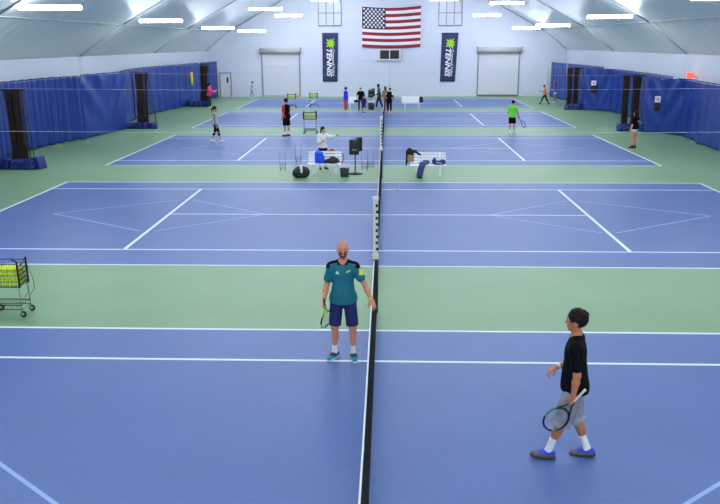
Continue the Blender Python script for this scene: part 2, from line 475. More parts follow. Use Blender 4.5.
    if 'beard' in hair:
        a = SDF(.006); a.ell(hd(0, .026, -.036), V(.064, .079, .099)*hs, RH, .01).ell(hd(0, .064, -.1), V(.034, .034, .03)*hs, RH, .02)
        a.cut(hd(0, .0, -.052), RH@V(0, -.45, 1)).cut(hd(0, .02, 0), RH@V(0, -1, -.15))
        a.ell(hd(0, .104, -.07), V(.020, .02, .007)*hs, RH, .004, '-')
        a.build('beard', HAIRM['beard'], root, s)
    # ---- clothes
    for wv in wear:
        kind, ms = wv[0], wv[1]; o = wv[2] if len(wv) > 2 else {}
        a = SDF(o.get('h', h))
        if kind == 'shirt':
            e = o.get('e', .013); sl = o.get('sleeve', .55); hem = o.get('hem', -.06)
            torso(a, e); a.ell(tr(0, 0, .04), (.170*build+e, .132+e, .30), R, .04).ell(tr(0, -.012, -.07), (.186*build+e, .140+e, .2), R, .04)
            for q in 'RL': a.ell(J['hip'+q]+V(0, -.045, .0), (.096+e, .096+e, .11+e), None, .05)
            if sl > 0:
                for q in 'RL':
                    sh, el, wr = J['sh'+q], J['el'+q], J['wr'+q]; u = nrm(el-sh); f = nrm(wr-el)
                    a.ell(sh+u*.02, (.06+e, .06+e, .07+e), None, .04)
                    if sl <= 1: a.cone(sh, sh+u*.295*sl, .062*build+e*.6, .054+e*1.2, .03)
                    else:
                        a.cone(sh, el, .055+e, .043+e, .03); a.cone(el, el+f*.255*(sl-1), .045+e, .03+e, .02)
            else:
                for q, sg in (('R', 1), ('L', -1)): a.ell(J['sh'+q]+R@V(sg*.035, 0, -.02), (.05, .12, .13), R, .02, '-')
            a.cut(tr(0, 0, hem), -S)
            a.cone(N-S*.012+R@V(0, .016, 0), N+S*.16, .064, .085, .01, '-')
            if o.get('vneck'): a.ell(N+R@V(0, .07, -.015), (.04, .06, .055), R, .01, '-')
        elif kind in ('shorts', 'trousers', 'leggings'):
            tt = o.get('len', .75); e = o.get('e', .014); fl = o.get('flare', .018)
            a.ell(tr(0, -.008, -.03), (.160*build+e*.8, .118+e*.8, .125+e), R, .05).ell(tr(0, 0, .10), (.140*build+e*.5, .102+e*.5, .12), R, .05)
            for q in 'RL':
                hip, kn, an = J['hip'+q], J['kn'+q], J['an'+q]; t = nrm(kn-hip); c = nrm(an-kn)
                a.ell(hip+V(0, -.045, 0), (.085+e, .085+e, .1+e), None, .05)
                if tt <= 1.0:
                    a.cone(hip, hip+t*.435*tt, .088*build+e, (.088*build-.034*tt)+e+fl*tt, .03)
                else:
                    a.cone(hip, kn, .086+e, .056+e+fl*.5, .03); L = .42*(tt-1)
                    ft = J['ft'+q]; back = nrm(-ft[:, 1]+c*(ft[:, 1]@c))
                    a.cone(kn, kn+c*L, .054+e+fl*.4, (.054-.018*(tt-1))+e+fl, .03)
                    if fl < .006: a.ell(kn+c*.13+back*.018, (.048+e, .05+e, .115), np.stack([np.cross(-c, back), back, -c], 1), .03)
            for q in 'RL':
                hip, kn, an = J['hip'+q], J['kn'+q], J['an'+q]; t = nrm(kn-hip); c = nrm(an-kn)
                # hem: take the round end off again
                if tt <= 1.0:
                    end = hip+t*.435*tt; a.box(end+t*.09, (.13, .13, .09), frame_z(t), .002, .002, '-')
                else:
                    end = kn+c*.42*(tt-1); a.box(end+c*.09, (.12, .12, .09), frame_z(c), .002, .002, '-')
            a.cut(tr(0, 0, .06), S)
        elif kind == 'skirt':
            a.cone(tr(0, 0, .06), tr(0, 0, -.22), .16, .21, .03); a.cut(tr(0, 0, -.20), -S); a.cut(tr(0, 0, .09), S)
        elif kind == 'sock':
            for q in 'RL':
                a = SDF(o.get('h', h)); kn, an = J['kn'+q], J['an'+q]; c = nrm(an-kn); L = o.get('len', .16)
                a.cone(an-c*L, an, .040+L*.02, .040, .02).cone(an, an+J['ft'+q]@V(0, .03, -.04), .043, .042, .02)
                a.cut(an-c*(L-.02), -c)
                a.build('sock', ms, root, s)
            continue
        elif kind == 'shoe':
            for q in 'RL':
                ft, an = J['ft'+q], J['an'+q]; g = lambda x, y, z: an+ft@V(x, y, z)
                a = SDF(o.get('h', h)); sg = 1 if q == 'R' else -1
                a.cone(g(0, -.045, -.04), g(sg*.004, .06, -.045), .045, .047, .03).cone(g(sg*.004, .06, -.045), g(sg*.0, .155, -.058), .046, .036, .03)
                a.cone(g(0, -.012, -.03), g(0, .0, .008), .047, .043, .03)
                a.cut(g(0, 0, -.068), -ft[:, 2]); a.cut(g(0, 0, .012), ft[:, 2])
                ank = o.get('collar')
                sf = None
                if ank is not None: sf = lambda c_, g_=an, f_=ft: ((((c_-g_)@f_)[:, 2] > -.030+.25*np.maximum(((c_-g_)@f_)[:, 1]-.055, 0)).astype(int))
                so = a.build('shoe', ms if ank is None else [ms, ank], root, s, slotfn=sf)
                a = SDF(o.get('h', h))
                a.cone(g(0, -.046, -.072), g(sg*.004, .06, -.072), .048, .051, .01).cone(g(sg*.004, .06, -.072), g(sg*.0, .158, -.07), .051, .041, .01)
                a.cut(g(0, 0, -.060), ft[:, 2]); a.cut(g(0, 0, -.085), -ft[:, 2])
                a.build('sole', o.get('sole', ms), so, s)
            continue
        elif kind == 'wristband':
            q = o['arm']; f = nrm(J['wr'+q]-J['el'+q]); w0 = J['wr'+q]
            a.cone(w0-f*.05, w0-f*.005, .034, .032, .0); a.cut(w0-f*.042, -f); a.cut(w0-f*.012, f)
        a.build(kind, ms, root, s, slotfn=o.get('slot') and (lambda c_, fn=o['slot']: fn((c_-P)@R, J, P)))
    root.location = tuple(float(x) for x in loc); root.rotation_euler = (0, 0, math.radians(face))
    RW = rotz(math.radians(face))
    W = {k: (RW@(p*s)+np.asarray(loc, float)) for k, p in J.items() if isinstance(p, np.ndarray) and p.shape == (3,)}
    for q in 'RL': W['hand'+q] = (RW@(J['hand'+q][0]*s)+np.asarray(loc, float), RW@J['hand'+q][1])
    W['root'] = root
    return W

def frame_z(z):
    z = nrm(z); x = nrm(np.cross(V(0, 1, 0) if abs(z[1]) < .9 else V(1, 0, 0), z)); return np.stack([x, np.cross(z, x), z], 1)

def racket(label, grip, axis, normal, frame_mats, handle_m, sc=1.0, off=.10, slot=None):
    """axis: from the butt to the head; GRIP lies OFF metres up from the butt"""
    z = nrm(axis); y = np.asarray(normal, float); y = nrm(y-z*(y@z)); x = np.cross(y, z)
    root = empty('tennis_racket', (0, 0, 0), 0, label, 'tennis racket')
    N_ = 40
    f = MB(); f.slot = 0
    ring = [V(.132*math.sin(2*PI*i/N_), 0, .520+.170*math.cos(2*PI*i/N_)) for i in range(N_)]
    f.tube(ring, .013, 8, True)
    if slot: f.mi = [slot((i//8)/N_) for i in range(len(f.f))]
    fo = f.build('frame', frame_mats, root)
    t = MB()
    for sg in (1, -1):
        t.tube([V(sg*.012, 0, .20), V(sg*.018, 0, .25), V(sg*.045, 0, .31), V(sg*.085, 0, .375)], .0105, 8)
    t.build('throat', frame_mats, root)
    st = MB()
    for i in range(-7, 8):
        xx = i*.0165; hz = .165*math.sqrt(max(0, 1-(xx/.128)**2))
        if hz > .02: st.tube([V(xx, 0, .52-hz), V(xx, 0, .52+hz)], .0006, 4)
    for i in range(-8, 9):
        zz = i*.0185; hx = .128*math.sqrt(max(0, 1-(zz/.165)**2))
        if hx > .02: st.tube([V(-hx, .001, .52+zz), V(hx, .001, .52+zz)], .0006, 4)
    st.build('strings', mat('string', (150, 154, 160), .4), root)
    g = MB(); g.lathe([(.018, 0), (.0185, .006), (.0155, .02), (.0150, .195), (.013, .21)], n=8)
    g.build('handle', handle_m, root)
    R_ = np.stack([x, y, z], 1)
    orient(root, R_*sc, np.asarray(grip)-z*off*sc)
    return root

# ================================================================= SETTING
YB = 52.3                                            # back wall
COURTS = [-15.06, 0.0, 15.03, 29.86, 44.01]
GREEN = court_mat('court_green', (122, 158, 118), .10)
BLUE = court_mat('court_blue', (82, 108, 167), .10)
LINE = mat('line_white', (236, 240, 244), .5)
JLINE = mat('line_pale_blue', (150, 176, 228), .5)
m = MB(); m.box((0, 2, -.1), (36, 101, .2))
floor = m.build('floor', GREEN); tag(floor, kind='structure')
def flat(m, pts, z):
    a = [(p[0], p[1], z) for p in pts]; b = [(p[0], p[1], z-.004) for p in pts]; n = len(a)
    if sum(a[i][0]*a[(i+1) % n][1]-a[(i+1) % n][0]*a[i][1] for i in range(n)) < 0: a, b = a[::-1], b[::-1]
    m.raw(a+b, [tuple(range(n)), tuple(range(n, 2*n))[::-1]]+[(i, n+i, n+(i+1) % n, (i+1) % n) for i in range(n)])
def stripe(m, a, b, w, z):
    a, b = np.array(a, float), np.array(b, float); d = (b-a)/np.linalg.norm(b-a); n = np.array([-d[1], d[0]])*w/2
    flat(m, [a+n, b+n, b-n, a-n], z)
for i, yc in enumerate(COURTS):
    m = MB(); flat(m, [(-11.91, yc-5.51), (11.91, yc-5.51), (11.91, yc+5.51), (-11.91, yc+5.51)], .004)
    m.build('court_surface', BLUE, floor)
    m = MB(); w = .062
    for y in (-5.485, -4.115, 4.115, 5.485): stripe(m, (-11.915, yc+y), (11.915, yc+y), w, .008)
    for x in (-11.885, 11.885): stripe(m, (x, yc-5.485), (x, yc+5.485), .09, .0085)
    for x in (-6.4, 6.4): stripe(m, (x, yc-4.115), (x, yc+4.115), w+.03, .0085)
    yl = yc-.10 if i == 0 else yc
    stripe(m, (-6.4, yl), (6.4, yl), w, .009)
    for x in (-11.78, 11.78): stripe(m, (x-.06, yc), (x+.06, yc), w, .009)
    m.build('court_lines', LINE, floor)
    m = MB(); w = .055
    for sg in (1, -1):
        L_, R_, T_ = (10.0, 3.42), None, 2.25
        for ty in (1, -1):
            stripe(m, (sg*10.05, yc), (sg*6.62, yc+ty*T_*.96), w, .007)
            stripe(m, (sg*3.42, yc), (sg*6.22, yc+ty*T_*.96), w, .007)
    m.build('junior_lines', JLINE, floor)

# side walls, gable wall, roof liner
WALL = panel_mat('wall_sheet', (214, 220, 235), (1.05, 2.25, 3.4, 4.6, 5.8, 7.0, 8.2, 9.4, 10.6, 11.8))
SIDEW = wave_bump(mat('side_wall_liner', (214, 222, 236), .5), 'Y', .45, .35, .03)
SLOPE = wave_bump(mat('slope_liner', (236, 240, 244), .5), 'Y', .28, .5, .06)
CEIL = wave_bump(mat('ceiling_foil_liner', (224, 231, 240), .36, metal=.1), 'Y', .85, .55, .05)
RIB = mat('arch_grey', (160, 169, 180), .5)
ZW = 4.40
def xw(sg, y): return (-17.75+max(0, y-36)*.032) if sg < 0 else 17.35
RIBS = [-36.5, -21.8, -7.0, 7.7, 22.2, 36.6, 51.6]
def sag(y):
    for a, b in zip(RIBS[:-1], RIBS[1:]):
        if a <= y <= b: t = (y-a)/(b-a); return math.sin(PI*t)**.7
    return 0
ys = sorted(set([-36.0+i*.7 for i in range(127)]+RIBS[1:-1])); ys = [y for y in ys if y < YB]+[YB]
def strip(name, mt, p0, p1, bulge, nseg=4):
    """liner between two eave lines p0(y), p1(y), pulled in at every arch"""
    m = MB(); vs = []; fs = []
    for y in ys:
        a, b = V(*p0(y)), V(*p1(y)); d = b-a; n = nrm(np.cross(d, V(0, 1, 0)))
        if n[2] < 0 or (abs(n[2]) < .05 and n[0]*a[0] < 0): n = -n
        for k in range(nseg+1):
            t = k/nseg; vs.append(a+d*t+n*bulge*sag(y)*math.sin(PI*t)**.5)
    for i in range(len(ys)-1):
        for k in range(nseg): q = i*(nseg+1)+k; fs.append((q, q+1, q+nseg+2, q+nseg+1))
    m.raw(vs, fs, True); o = m.build(name, mt); tag(o, kind='structure'); return o
for sg, nm in ((-1, 'left'), (1, 'right')):
    strip('wall_'+nm, SIDEW, lambda y: (xw(sg, y), y, 0), lambda y: (xw(sg, y)*.995, y, ZW), .0, 2)
    strip('wall_'+nm+'_slope', SLOPE, lambda y: (xw(sg, y)*.995, y, ZW), lambda y: (sg*15.0, y, 6.15), .10)
    strip('ceiling_'+nm, CEIL, lambda y: (sg*15.0, y, 6.15), lambda y: (0, y, 14.2), .28, 10)
m = MB()
prof = [(-18, 0), (18, 0), (18, 4.5), (15.2, 6.3), (0, 14.6), (-15.2, 6.3), (-18, 4.5)]
a = [(x, YB, z) for x, z in prof]; b = [(x, YB+.25, z) for x, z in prof]; n = len(prof)
m.raw(a+b, [tuple(range(n)), tuple(range(n, 2*n))[::-1]]+[(i, (i+1) % n, n+(i+1) % n, n+i) for i in range(n)])
wb = m.build('wall_back', WALL); tag(wb, kind='structure')
for k, y in enumerate(RIBS[1:]):
    y = min(y, YB-.12)
    m = MB()
    for sg in (-1, 1):
        m.slot = 1; m.tube([(xw(sg, y)*.995, y, ZW), (sg*15.0, y, 6.15)], .06, 8); m.slot = 0; m.tube([(sg*15.0, y, 6.15), (0, y, 14.2)], .075, 8)
    tag(m.build('trim_%d' % (k+1), [RIB, mat('arch_leg_pale', (190, 198, 206), .6)]), kind='structure')

for sg, k in ((-1, 20), (1, 22)):
    m = MB(); m.tube([(sg*14.97, y, 6.13) for y in ys], .03, 6); tag(m.build('trim_%d' % k, mat('eave_grey', (168, 178, 188), .6)), kind='structure')
    m = MB(); m.tube([(xw(sg, y)*.995-sg*.02, y, ZW) for y in ys], .022, 6); tag(m.build('trim_%d' % (k+1), [RIB, mat('arch_leg_pale', (190, 198, 206), .6)]), kind='structure')
# roll-up doors, plain door, windows in the gable wall
DOORW = mat('roller_door_slats', (212, 216, 226), .35); wave_bump(DOORW, 'Z', 2.2, .35, .02)
HOOD = mat('roller_hood', (190, 190, 188), .4); TRACK = mat('door_track', (150, 148, 146), .5)
THR = mat('door_threshold', (122, 102, 84), .7)
def roller(n, x0, x1, thr):
    m = MB(); m.box(((x0+x1)/2, YB-.03, 2.1), (x1-x0, .06, 4.1)); d = m.build('door_%d' % n, DOORW); tag(d, kind='structure')
    for x in (x0-.06, x1+.06):
        t = MB(); t.box((x, YB-.06, 2.12), (.1, .12, 4.24), bev=.01); t.build('door_track', TRACK, d)
    t = MB(); t.lathe([(.26, -(x1-x0)/2-.18), (.26, (x1-x0)/2+.18)], ((x0+x1)/2, YB-.28, 4.36), 16, R=roty(PI/2)); t.build('coil_hood', HOOD, d)
    for sg, x in ((-1, x0-.2), (1, x1+.2)):
        t = MB(); t.box((x, YB-.26, 4.36), (.05, .5, .6), bev=.01); t.build('hood_bracket', TRACK, d)
    t = MB(); t.box(((x0+x1)/2, YB-.05, .08), (x1-x0, .1, .16)); t.build('bottom_bar', thr, d)
roller(1, -11.83, -8.3, HOOD); roller(2, 9.05, 12.85, THR)
PDOOR = mat('steel_door_white', (218, 222, 232), .45)
m = MB(); m.box((-15.55, YB-.03, 1.12), (1.0, .06, 2.2)); d = m.build('door_3', PDOOR); tag(d, kind='structure')
m = MB()
for x in (-16.1, -15.0): m.box((x, YB-.05, 1.15), (.09, .1, 2.3))
m.box((-15.55, YB-.05, 2.3), (1.19, .1, .09)); m.build('door_frame', TRACK, d)
m = MB(); m.box((-15.35, YB-.07, 1.62), (.16, .02, .52)); m.build('door_glass', mat('dark_glass', (30, 32, 40), .1), d)
m = MB(); m.box((-15.15, YB-.09, 1.0), (.05, .06, .16)); m.build('door_handle', TRACK, d)
m = MB(); m.box((15.55, YB-.06, 1.3), (.3, .12, 2.6), bev=.01); tag(m.build('trim_10', mat('white_trim', (228, 232, 240), .4)), kind='structure')
MUN = mat('window_bars', (128, 134, 150), .5); PANE = mat('window_pane', (208, 214, 228), .25)
for n, (x0, x1, z0) in enumerate(((-6.32, -4.14, 6.66), (5.12, 7.3, 6.62))):
    zt = z0+3.4
    m = MB(); m.box(((x0+x1)/2, YB-.02, (z0+zt)/2), (x1-x0, .04, zt-z0)); w = m.build('window_%d' % (n+1), PANE); tag(w, kind='structure')
    m = MB()
    for i in range(4): x = x0+(x1-x0)*i/3; m.box((x, YB-.05, (z0+zt)/2), (.07, .06, zt-z0+.07))
    for k in range(4): z = z0+1.15*k; m.box(((x0+x1)/2, YB-.05, z), (x1-x0+.07, .06, .07 if k else .09))
    m.build('window_frame', MUN, w)

# ------------------------------------------------------------ lamps, cables
TUBE = mat('lamp_diffuser', (255, 255, 255), .5, emit=(246, 250, 255), estr=24)
SHADE = mat('lamp_upper_shade', (250, 250, 250), .5, emit=(240, 246, 255), estr=4); FIX = mat('lamp_housing', (225, 228, 232), .4); WIRE = mat('hanger_wire', (120, 124, 130), .4, metal=.6)
def make_light():
    r = empty('ceiling_light', (0, 0, 0))
    m = MB(); m.box((0, 0, .03), (2.44, .10, .05), bev=.008); m.build('housing', FIX, r)
    m = MB(); vs = []
    pr = [(-.06, .03), (-.17, -.02), (-.19, -.07), (-.15, -.12), (-.08, -.15), (.08, -.15), (.15, -.12), (.19, -.07), (.17, -.02), (.06, .03)]
    for x in (-1.2, 1.2):
        for y, z in pr: vs.append((x, y, z))
    n = len(pr); m.raw(vs, [(i, i+1, n+i+1, n+i) for i in range(n-1)]+[tuple(range(n))[::-1], tuple(range(n, 2*n)), (0, n, 2*n-1, n-1)]); m.mi = [1 if i in (0, 8, 11) else 0 for i in range(12)]
    m.build('diffuser', [TUBE, SHADE], r)
    for x in (-1.0, 1.0):
        m = MB(); m.tube([(x, 0, .05), (x, 0, 1.1)], .004, 5); m.build('hanger', WIRE, r)
    return r
L0 = make_light(); used = False
AISLE = ['left outer', 'left middle', 'left inner', 'left centre', 'right centre', 'right inner', 'right middle', 'right outer']
def put_light(x, y, z, label, group=None):
    global used
    o = L0 if not used else copy_tree(L0); used = True
    o.location = (x, y, z); tag(o, label, 'ceiling light', group)
for (x, y, z, lb) in [(-12.95, 8.1, 6.52, 'white strip light nearest the top left corner, above the left wall curtain'),
    (-12.72, 22.2, 6.40, 'white strip light second from the left end of the left outer row'),
    (-12.6, 36.6, 6.27, 'white strip light third along the left outer row, before the gable wall'),
    (-11.75, 46.5, 6.18, 'last strip light of the left outer row, above the left roller door side'),
    (-8.68, 35.2, 7.56, 'upper strip light left of the gable window, nearer of two'),
    (-8.62, 47.9, 7.53, 'upper strip light left of the gable window, closer to the gable wall'),
    (-5.35, 48.0, 8.90, 'strip light at the top edge over the left gable window'),
    (-1.80, 48.0, 9.0, 'strip light at the top edge over the flag'),
    (5.30, 48.0, 8.86, 'strip light at the top edge left of the right gable window'),
    (9.12, 48.0, 7.46, 'strip light just right of the right hand gable window'),
    (8.92, 35.0, 7.86, 'strip light at the top edge right of the right gable window'),
    (12.7, 48.0, 6.34, 'last strip light of the right outer row, above the right roller door'),
    (12.35, 35.2, 6.30, 'third strip light of the right outer row, right of the right roller door'),
    (12.75, 22.2, 6.48, 'strip light above the right hand curtains, second from the right'),
    (13.05, 8.1, 6.74, 'strip light in the top right corner of the hall')]:
    put_light(x, y, z, lb)
# the rows go on over the near courts, above the picture
for y in (8.1, -6.4, -20.5):
    for x, z in ((-12.8, 6.5), (-8.8, 8.3), (-5.4, 9.6), (-1.8, 11.4), (1.8, 11.4), (5.4, 9.6), (8.8, 8.3), (12.8, 6.7)):
        if y > 0 and abs(x) > 12: continue
        put_light(x, y, z, 'white strip light hung over the near courts, above the top edge of the photo', 'strip lights over the near courts')
for y in (22.2, 36.6):
    for x, z in ((-5.4, 10.2), (-1.8, 11.6), (1.8, 11.6), (5.4, 10.2)):
        put_light(x, y, z, 'white strip light hung high over the middle courts, above the top edge of the photo', 'strip lights high over the middle courts')
for x, z in ((-8.8, 8.6), (8.8, 8.6)):
    put_light(x, 22.2, z, 'white strip light of the upper row above the third court, out of the photo', 'strip lights high over the middle courts')

CAB = mat('steel_cable', (196, 204, 214), .35, metal=.3)
for y, zl, zr, lb in ((-7.2, 3.45, 3.40, 'thin steel cable strung across the hall nearest the viewer'), (8.3, 3.36, 3.3, 'thin steel cable that carries the nearest left dark divider net'),
    (22.9, 3.42, 3.2, 'thin steel cable strung across above the benches, carrying the middle divider nets'), (38.4, 3.45, 3.2, 'thin steel cable strung in front of the gable wall, carrying the farthest divider nets')):
    m = MB(); m.tube([(xw(-1, y)+.02+(17.3-xw(-1, y))*t, y, zl+(zr-zl)*t-.10*math.sin(PI*t)) for t in [i/24 for i in range(25)]], .0035 if y < 0 else .0045, 6)
    tag(m.build('divider_cable', CAB), lb, 'cable')

# ------------------------------------------------------------------ curtains
VINYL = mat('blue_vinyl', (22, 56, 142), .42, noise=.10, nscale=2.5, spec=.5)
VINYLD = mat('blue_vinyl_hem', (24, 42, 116), .38, noise=.12, nscale=5)
BLACKROPE = mat('black_rope', (22, 22, 26), .7)
def poly(pts, t):
    P = np.array(pts, float); L = np.r_[0, np.cumsum(np.linalg.norm(np.diff(P, axis=0), axis=1))]
    s_ = t*L[-1]; return np.array([np.interp(s_, L, P[:, 0]), np.interp(s_, L, P[:, 1])]), L[-1]
def smooth_path(pts, n=60):
    P = np.array(pts, float)
    for _ in range(3):
        Q = [P[0]]
        for a, b in zip(P[:-1], P[1:]): Q += [a*.75+b*.25, a*.25+b*.75]
        Q.append(P[-1]); P = np.array(Q)
    return P
def curtain(label, pts, zt, zb=.04, amp=.05, wl=.42, panel=False, seed=0, mt=VINYL, inward=1):
    P = smooth_path(pts) if len(pts) > 2 else np.array(pts, float)
    _, L = poly(P, 0); r_ = np.random.default_rng(seed)
    ph = r_.uniform(0, 2*PI, 6); ks = [2*PI*L/wl*q for q in (.37, .61, 1, 1.43, 2.1, .17)]
    nu = max(24, int(L/.07)); nv = 28
    def fn(u, v):
        p, _ = poly(P, u); p2, _ = poly(P, min(1, u+.01)); p1, _ = poly(P, max(0, u-.01))
        d = (p2-p1)/np.linalg.norm(p2-p1); n = np.array([-d[1], d[0]])*inward
        if panel:
            uu = abs(u-.5)*2
            w = .085*math.sin(8.5*((1-v)*1.3-(1-uu)*.9)+ph[0]*.2)*(1-.6*(1-uu))*min(1, 3*v+.3)*(.35+.65*v)
            w += .02*math.sin(5*u*2*PI+ph[1])*(v)+.03*math.sin(PI*u)*(1-v)
        else:
            w = amp*sum(a*math.sin(k*u+q+.5*math.sin(3*v+q)) for a, k, q in zip((.5, .6, .8, .45, .3, .9), ks, ph))*(.45+.55*(1-v))
        z = zb+(zt-zb)*v+(.05*math.sin(ks[1]*u+ph[2])*(1-v) if not panel else .03*math.sin(PI*u)*(1-v))
        if v == 1: z -= .025*abs(math.sin(PI*L/.9*u))
        return (p[0]+n[0]*w, p[1]+n[1]*w, z)
    root = empty('court_curtain', (*P[len(P)//2], 0), 0, label, 'curtain')
    off = -np.array([*P[len(P)//2], 0])
    m = MB(); m.grid(lambda u, v: np.array(fn(u, v))+off, nu, nv)
    o = m.build('sheet', mt, root); md = o.modifiers.new('thick', 'SOLIDIFY'); md.thickness = .012; md.offset = 0
    m = MB(); m.tube([np.array(fn(i/nu, 1))+off+V(0, 0, .01) for i in range(nu+1)], .018, 6); m.build('top_rope', mat('navy_rope', (26, 34, 84), .6), root)
    return root
curtain('long pleated blue curtain along the left wall behind the nearest divider net', [(-17.0, -4), (-17.2, 4), (-17.3, 10), (-17.3, 15.5), (-16.95, 17.0), (-16.35, 18.75)], 3.42, amp=.055, wl=.5, seed=1, inward=-1)
curtain('blue curtain panel with drooping folds on the left wall, left of the second divider net', [(-16.42, 18.8), (-16.1, 20.6), (-15.72, 23.9)], 3.46, panel=True, seed=2, inward=-1)
curtain('lighter blue curtain strip directly behind the second left divider net', [(-16.2, 24.6), (-16.9, 27), (-17.2, 29.6)], 3.42, amp=.03, wl=.6, seed=3, inward=-1)
curtain('smooth dark blue curtain on the left wall ending at the yellow foam tube', [(-17.22, 29.8), (-17.3, 35), (-16.9, 38), (-16.25, 41.4)], 3.44, amp=.03, wl=1.4, seed=4, inward=-1)
curtain('blue curtain behind the farthest left divider net and the person in pink', [(-16.95, 41.6), (-16.95, 44.5), (-16.8, 47.0)], 3.40, amp=.03, wl=.8, seed=5, inward=-1)
curtain('narrow blue curtain at the far left corner beside the white steel door', [(-16.75, 47.2), (-16.35, 49.5), (-16.25, 51.9)], 3.40, amp=.03, wl=.7, seed=6, inward=-1)
curtain('narrow blue curtain at the far right corner behind the two runners', [(15.95, 51.9), (15.95, 49.5), (16.1, 46.5)], 3.22, amp=.03, wl=.7, seed=7)
curtain('blue curtain behind the farthest right divider net', [(16.15, 46.4), (16.6, 42), (16.75, 37.0)], 3.22, amp=.035, wl=.7, seed=8)
curtain('farther blue curtain panel with drooping folds and a white sign on the right', [(15.3, 36.6), (16.1, 36.1), (17.0, 35.2)], 3.12, panel=True, seed=9)
curtain('plain blue curtain on the right wall between the two signed panels', [(16.7, 35.9), (17.15, 34.2), (17.0, 29), (16.9, 25), (16.6, 22.2)], 3.12, amp=.03, wl=1.2, seed=10)
curtain('nearer blue curtain panel with drooping folds and a white sign on the right', [(15.05, 21.75), (15.8, 21.0), (16.6, 20.15)], 3.06, panel=True, seed=11)
curtain('large creased blue curtain nearest on the right wall below the red sign', [(16.35, 20.75), (16.75, 19.5), (16.2, 17), (16.15, 13.5), (16.5, 8), (16.5, 2)], 3.1, amp=.045, wl=1.6, seed=12)

# gathered divider nets
NETB = mat('divider_netting', (46, 32, 30), .8); 
def divider(label, loc, yaw, zt, clumps, sheer, hem, seed):
    """clumps: (x at top, x at foot, width); sheer: top x0,x1, foot x0,x1; hem: x0,x1,depth,height"""
    r_ = np.random.default_rng(seed); root = empty('divider_net', loc, yaw, label, 'divider net')
    m = MB()
    for (xt, xf, w, n) in clumps:
        for i in range(n):
            a, b = r_.uniform(-.5, .5), r_.uniform(-.13, .13); wob = r_.uniform(0, 6)
            pts = [V(xt+(xf-xt)*t+a*w*(1-.25*math.sin(PI*t))+.025*math.sin(5*t+wob), b+.03*math.cos(4*t+wob), zt-.05-(zt-.40)*t) for t in (0, .25, .5, .75, 1)]
            m.tube(pts, .013, 4, cap=False)
    o = m.build('gathered_netting', NETB, root)
    m = MB(); a0, a1, b0, b1 = sheer; K = 16
    for i in range(K+1):
        t = i/K; m.tube([V(a0+(a1-a0)*t, .05, zt-.03), V((a0+a1)/2*.2+(b0+(b1-b0)*t)*.8, .03, 1.6), V(b0+(b1-b0)*t, .02, .38)], .0035, 4, cap=False)
    for k in range(40):
        q = k/39; z = zt-.03-(zt-.45)*q
        m.tube([V(a0+(b0-a0)*q, .04, z), V(a1+(b1-a1)*q, .04, z)], .003, 4, cap=False)
    m.build('loose_netting', NETB, root)
    m = MB(); m.tube([V(a1, .05, zt), V(a1*.5+b1*.5, .05, zt/2), V(b1, .03, .1)], .018, 6); m.build('border_cord', BLACKROPE, root)
    m = MB(); m.tube([V(a0-.05, 0, zt-.02), V(a1+.05, 0, zt-.02)], .035, 6); m.build('top_band', BLACKROPE, root)
    x0, x1, dp, hh = hem; s_ = SDF(.03)
    nb = max(4, int((x1-x0)/.30))
    for i in range(nb):
        x = x0+(x1-x0)*(i+.5)/nb; w = (x1-x0)/nb; h_ = hh*r_.uniform(.82, 1.05); t_ = r_.uniform(-.22, .22)
        s_.box((x, r_.uniform(-.10, .10), h_*.5-.03), (w*.58, dp*.5*r_.uniform(.75, 1.0), h_*.5), rotz(r_.uniform(-.3, .3))@roty(t_), .045, .03)
        s_.cone((x-w*.4, -dp*.42, .06), (x+w*.45, -dp*.46, h_*r_.uniform(.5, .9)), .05, .035, .03)
    s_.cut((0, 0, .012), (0, 0, -1)); s_.build('vinyl_hem', VINYLD, root)
    return root
b1 = at(20, 169); divider('gathered dark divider net with blue hem at the left edge, nearest one', b1, .05, 3.3, [(.06, .1, .60, 110), (.3, .36, .3, 14)], (-.5, .55, -.55, .66), (-.95, .95, .6, .52), 21)
b2 = at(142, 128.5); divider('gathered dark divider net with blue hem on the left by the third court', b2, .05, 3.38, [(.06, .0, .44, 90), (.42, .3, .3, 22)], (-.2, .62, -.3, .95), (-.95, .95, .6, .45), 22)
b3 = at(201, 106.5); divider('gathered dark divider net farthest on the left, beside the person in pink', b3, .05, 3.4, [(.45, .3, .62, 120)], (.0, .85, -.1, .85), (-.95, .75, .7, .55), 23)
b4 = at(574.5, 109.5); divider('gathered dark divider net farthest on the right', b4, -.05, 3.16, [(-.52, -.45, .4, 80), (-.02, .0, .35, 70)], (-.6, .5, -.65, .55), (-.75, .85, .7, .5), 24)
b5 = at(633, 131); divider('gathered dark divider net behind the person in white shorts on the right', b5, -.05, 3.2, [(-.62, -.58, .36, 80), (-.02, .0, .42, 85)], (-.85, .4, -.95, .5), (-.95, .95, .6, .5), 25)

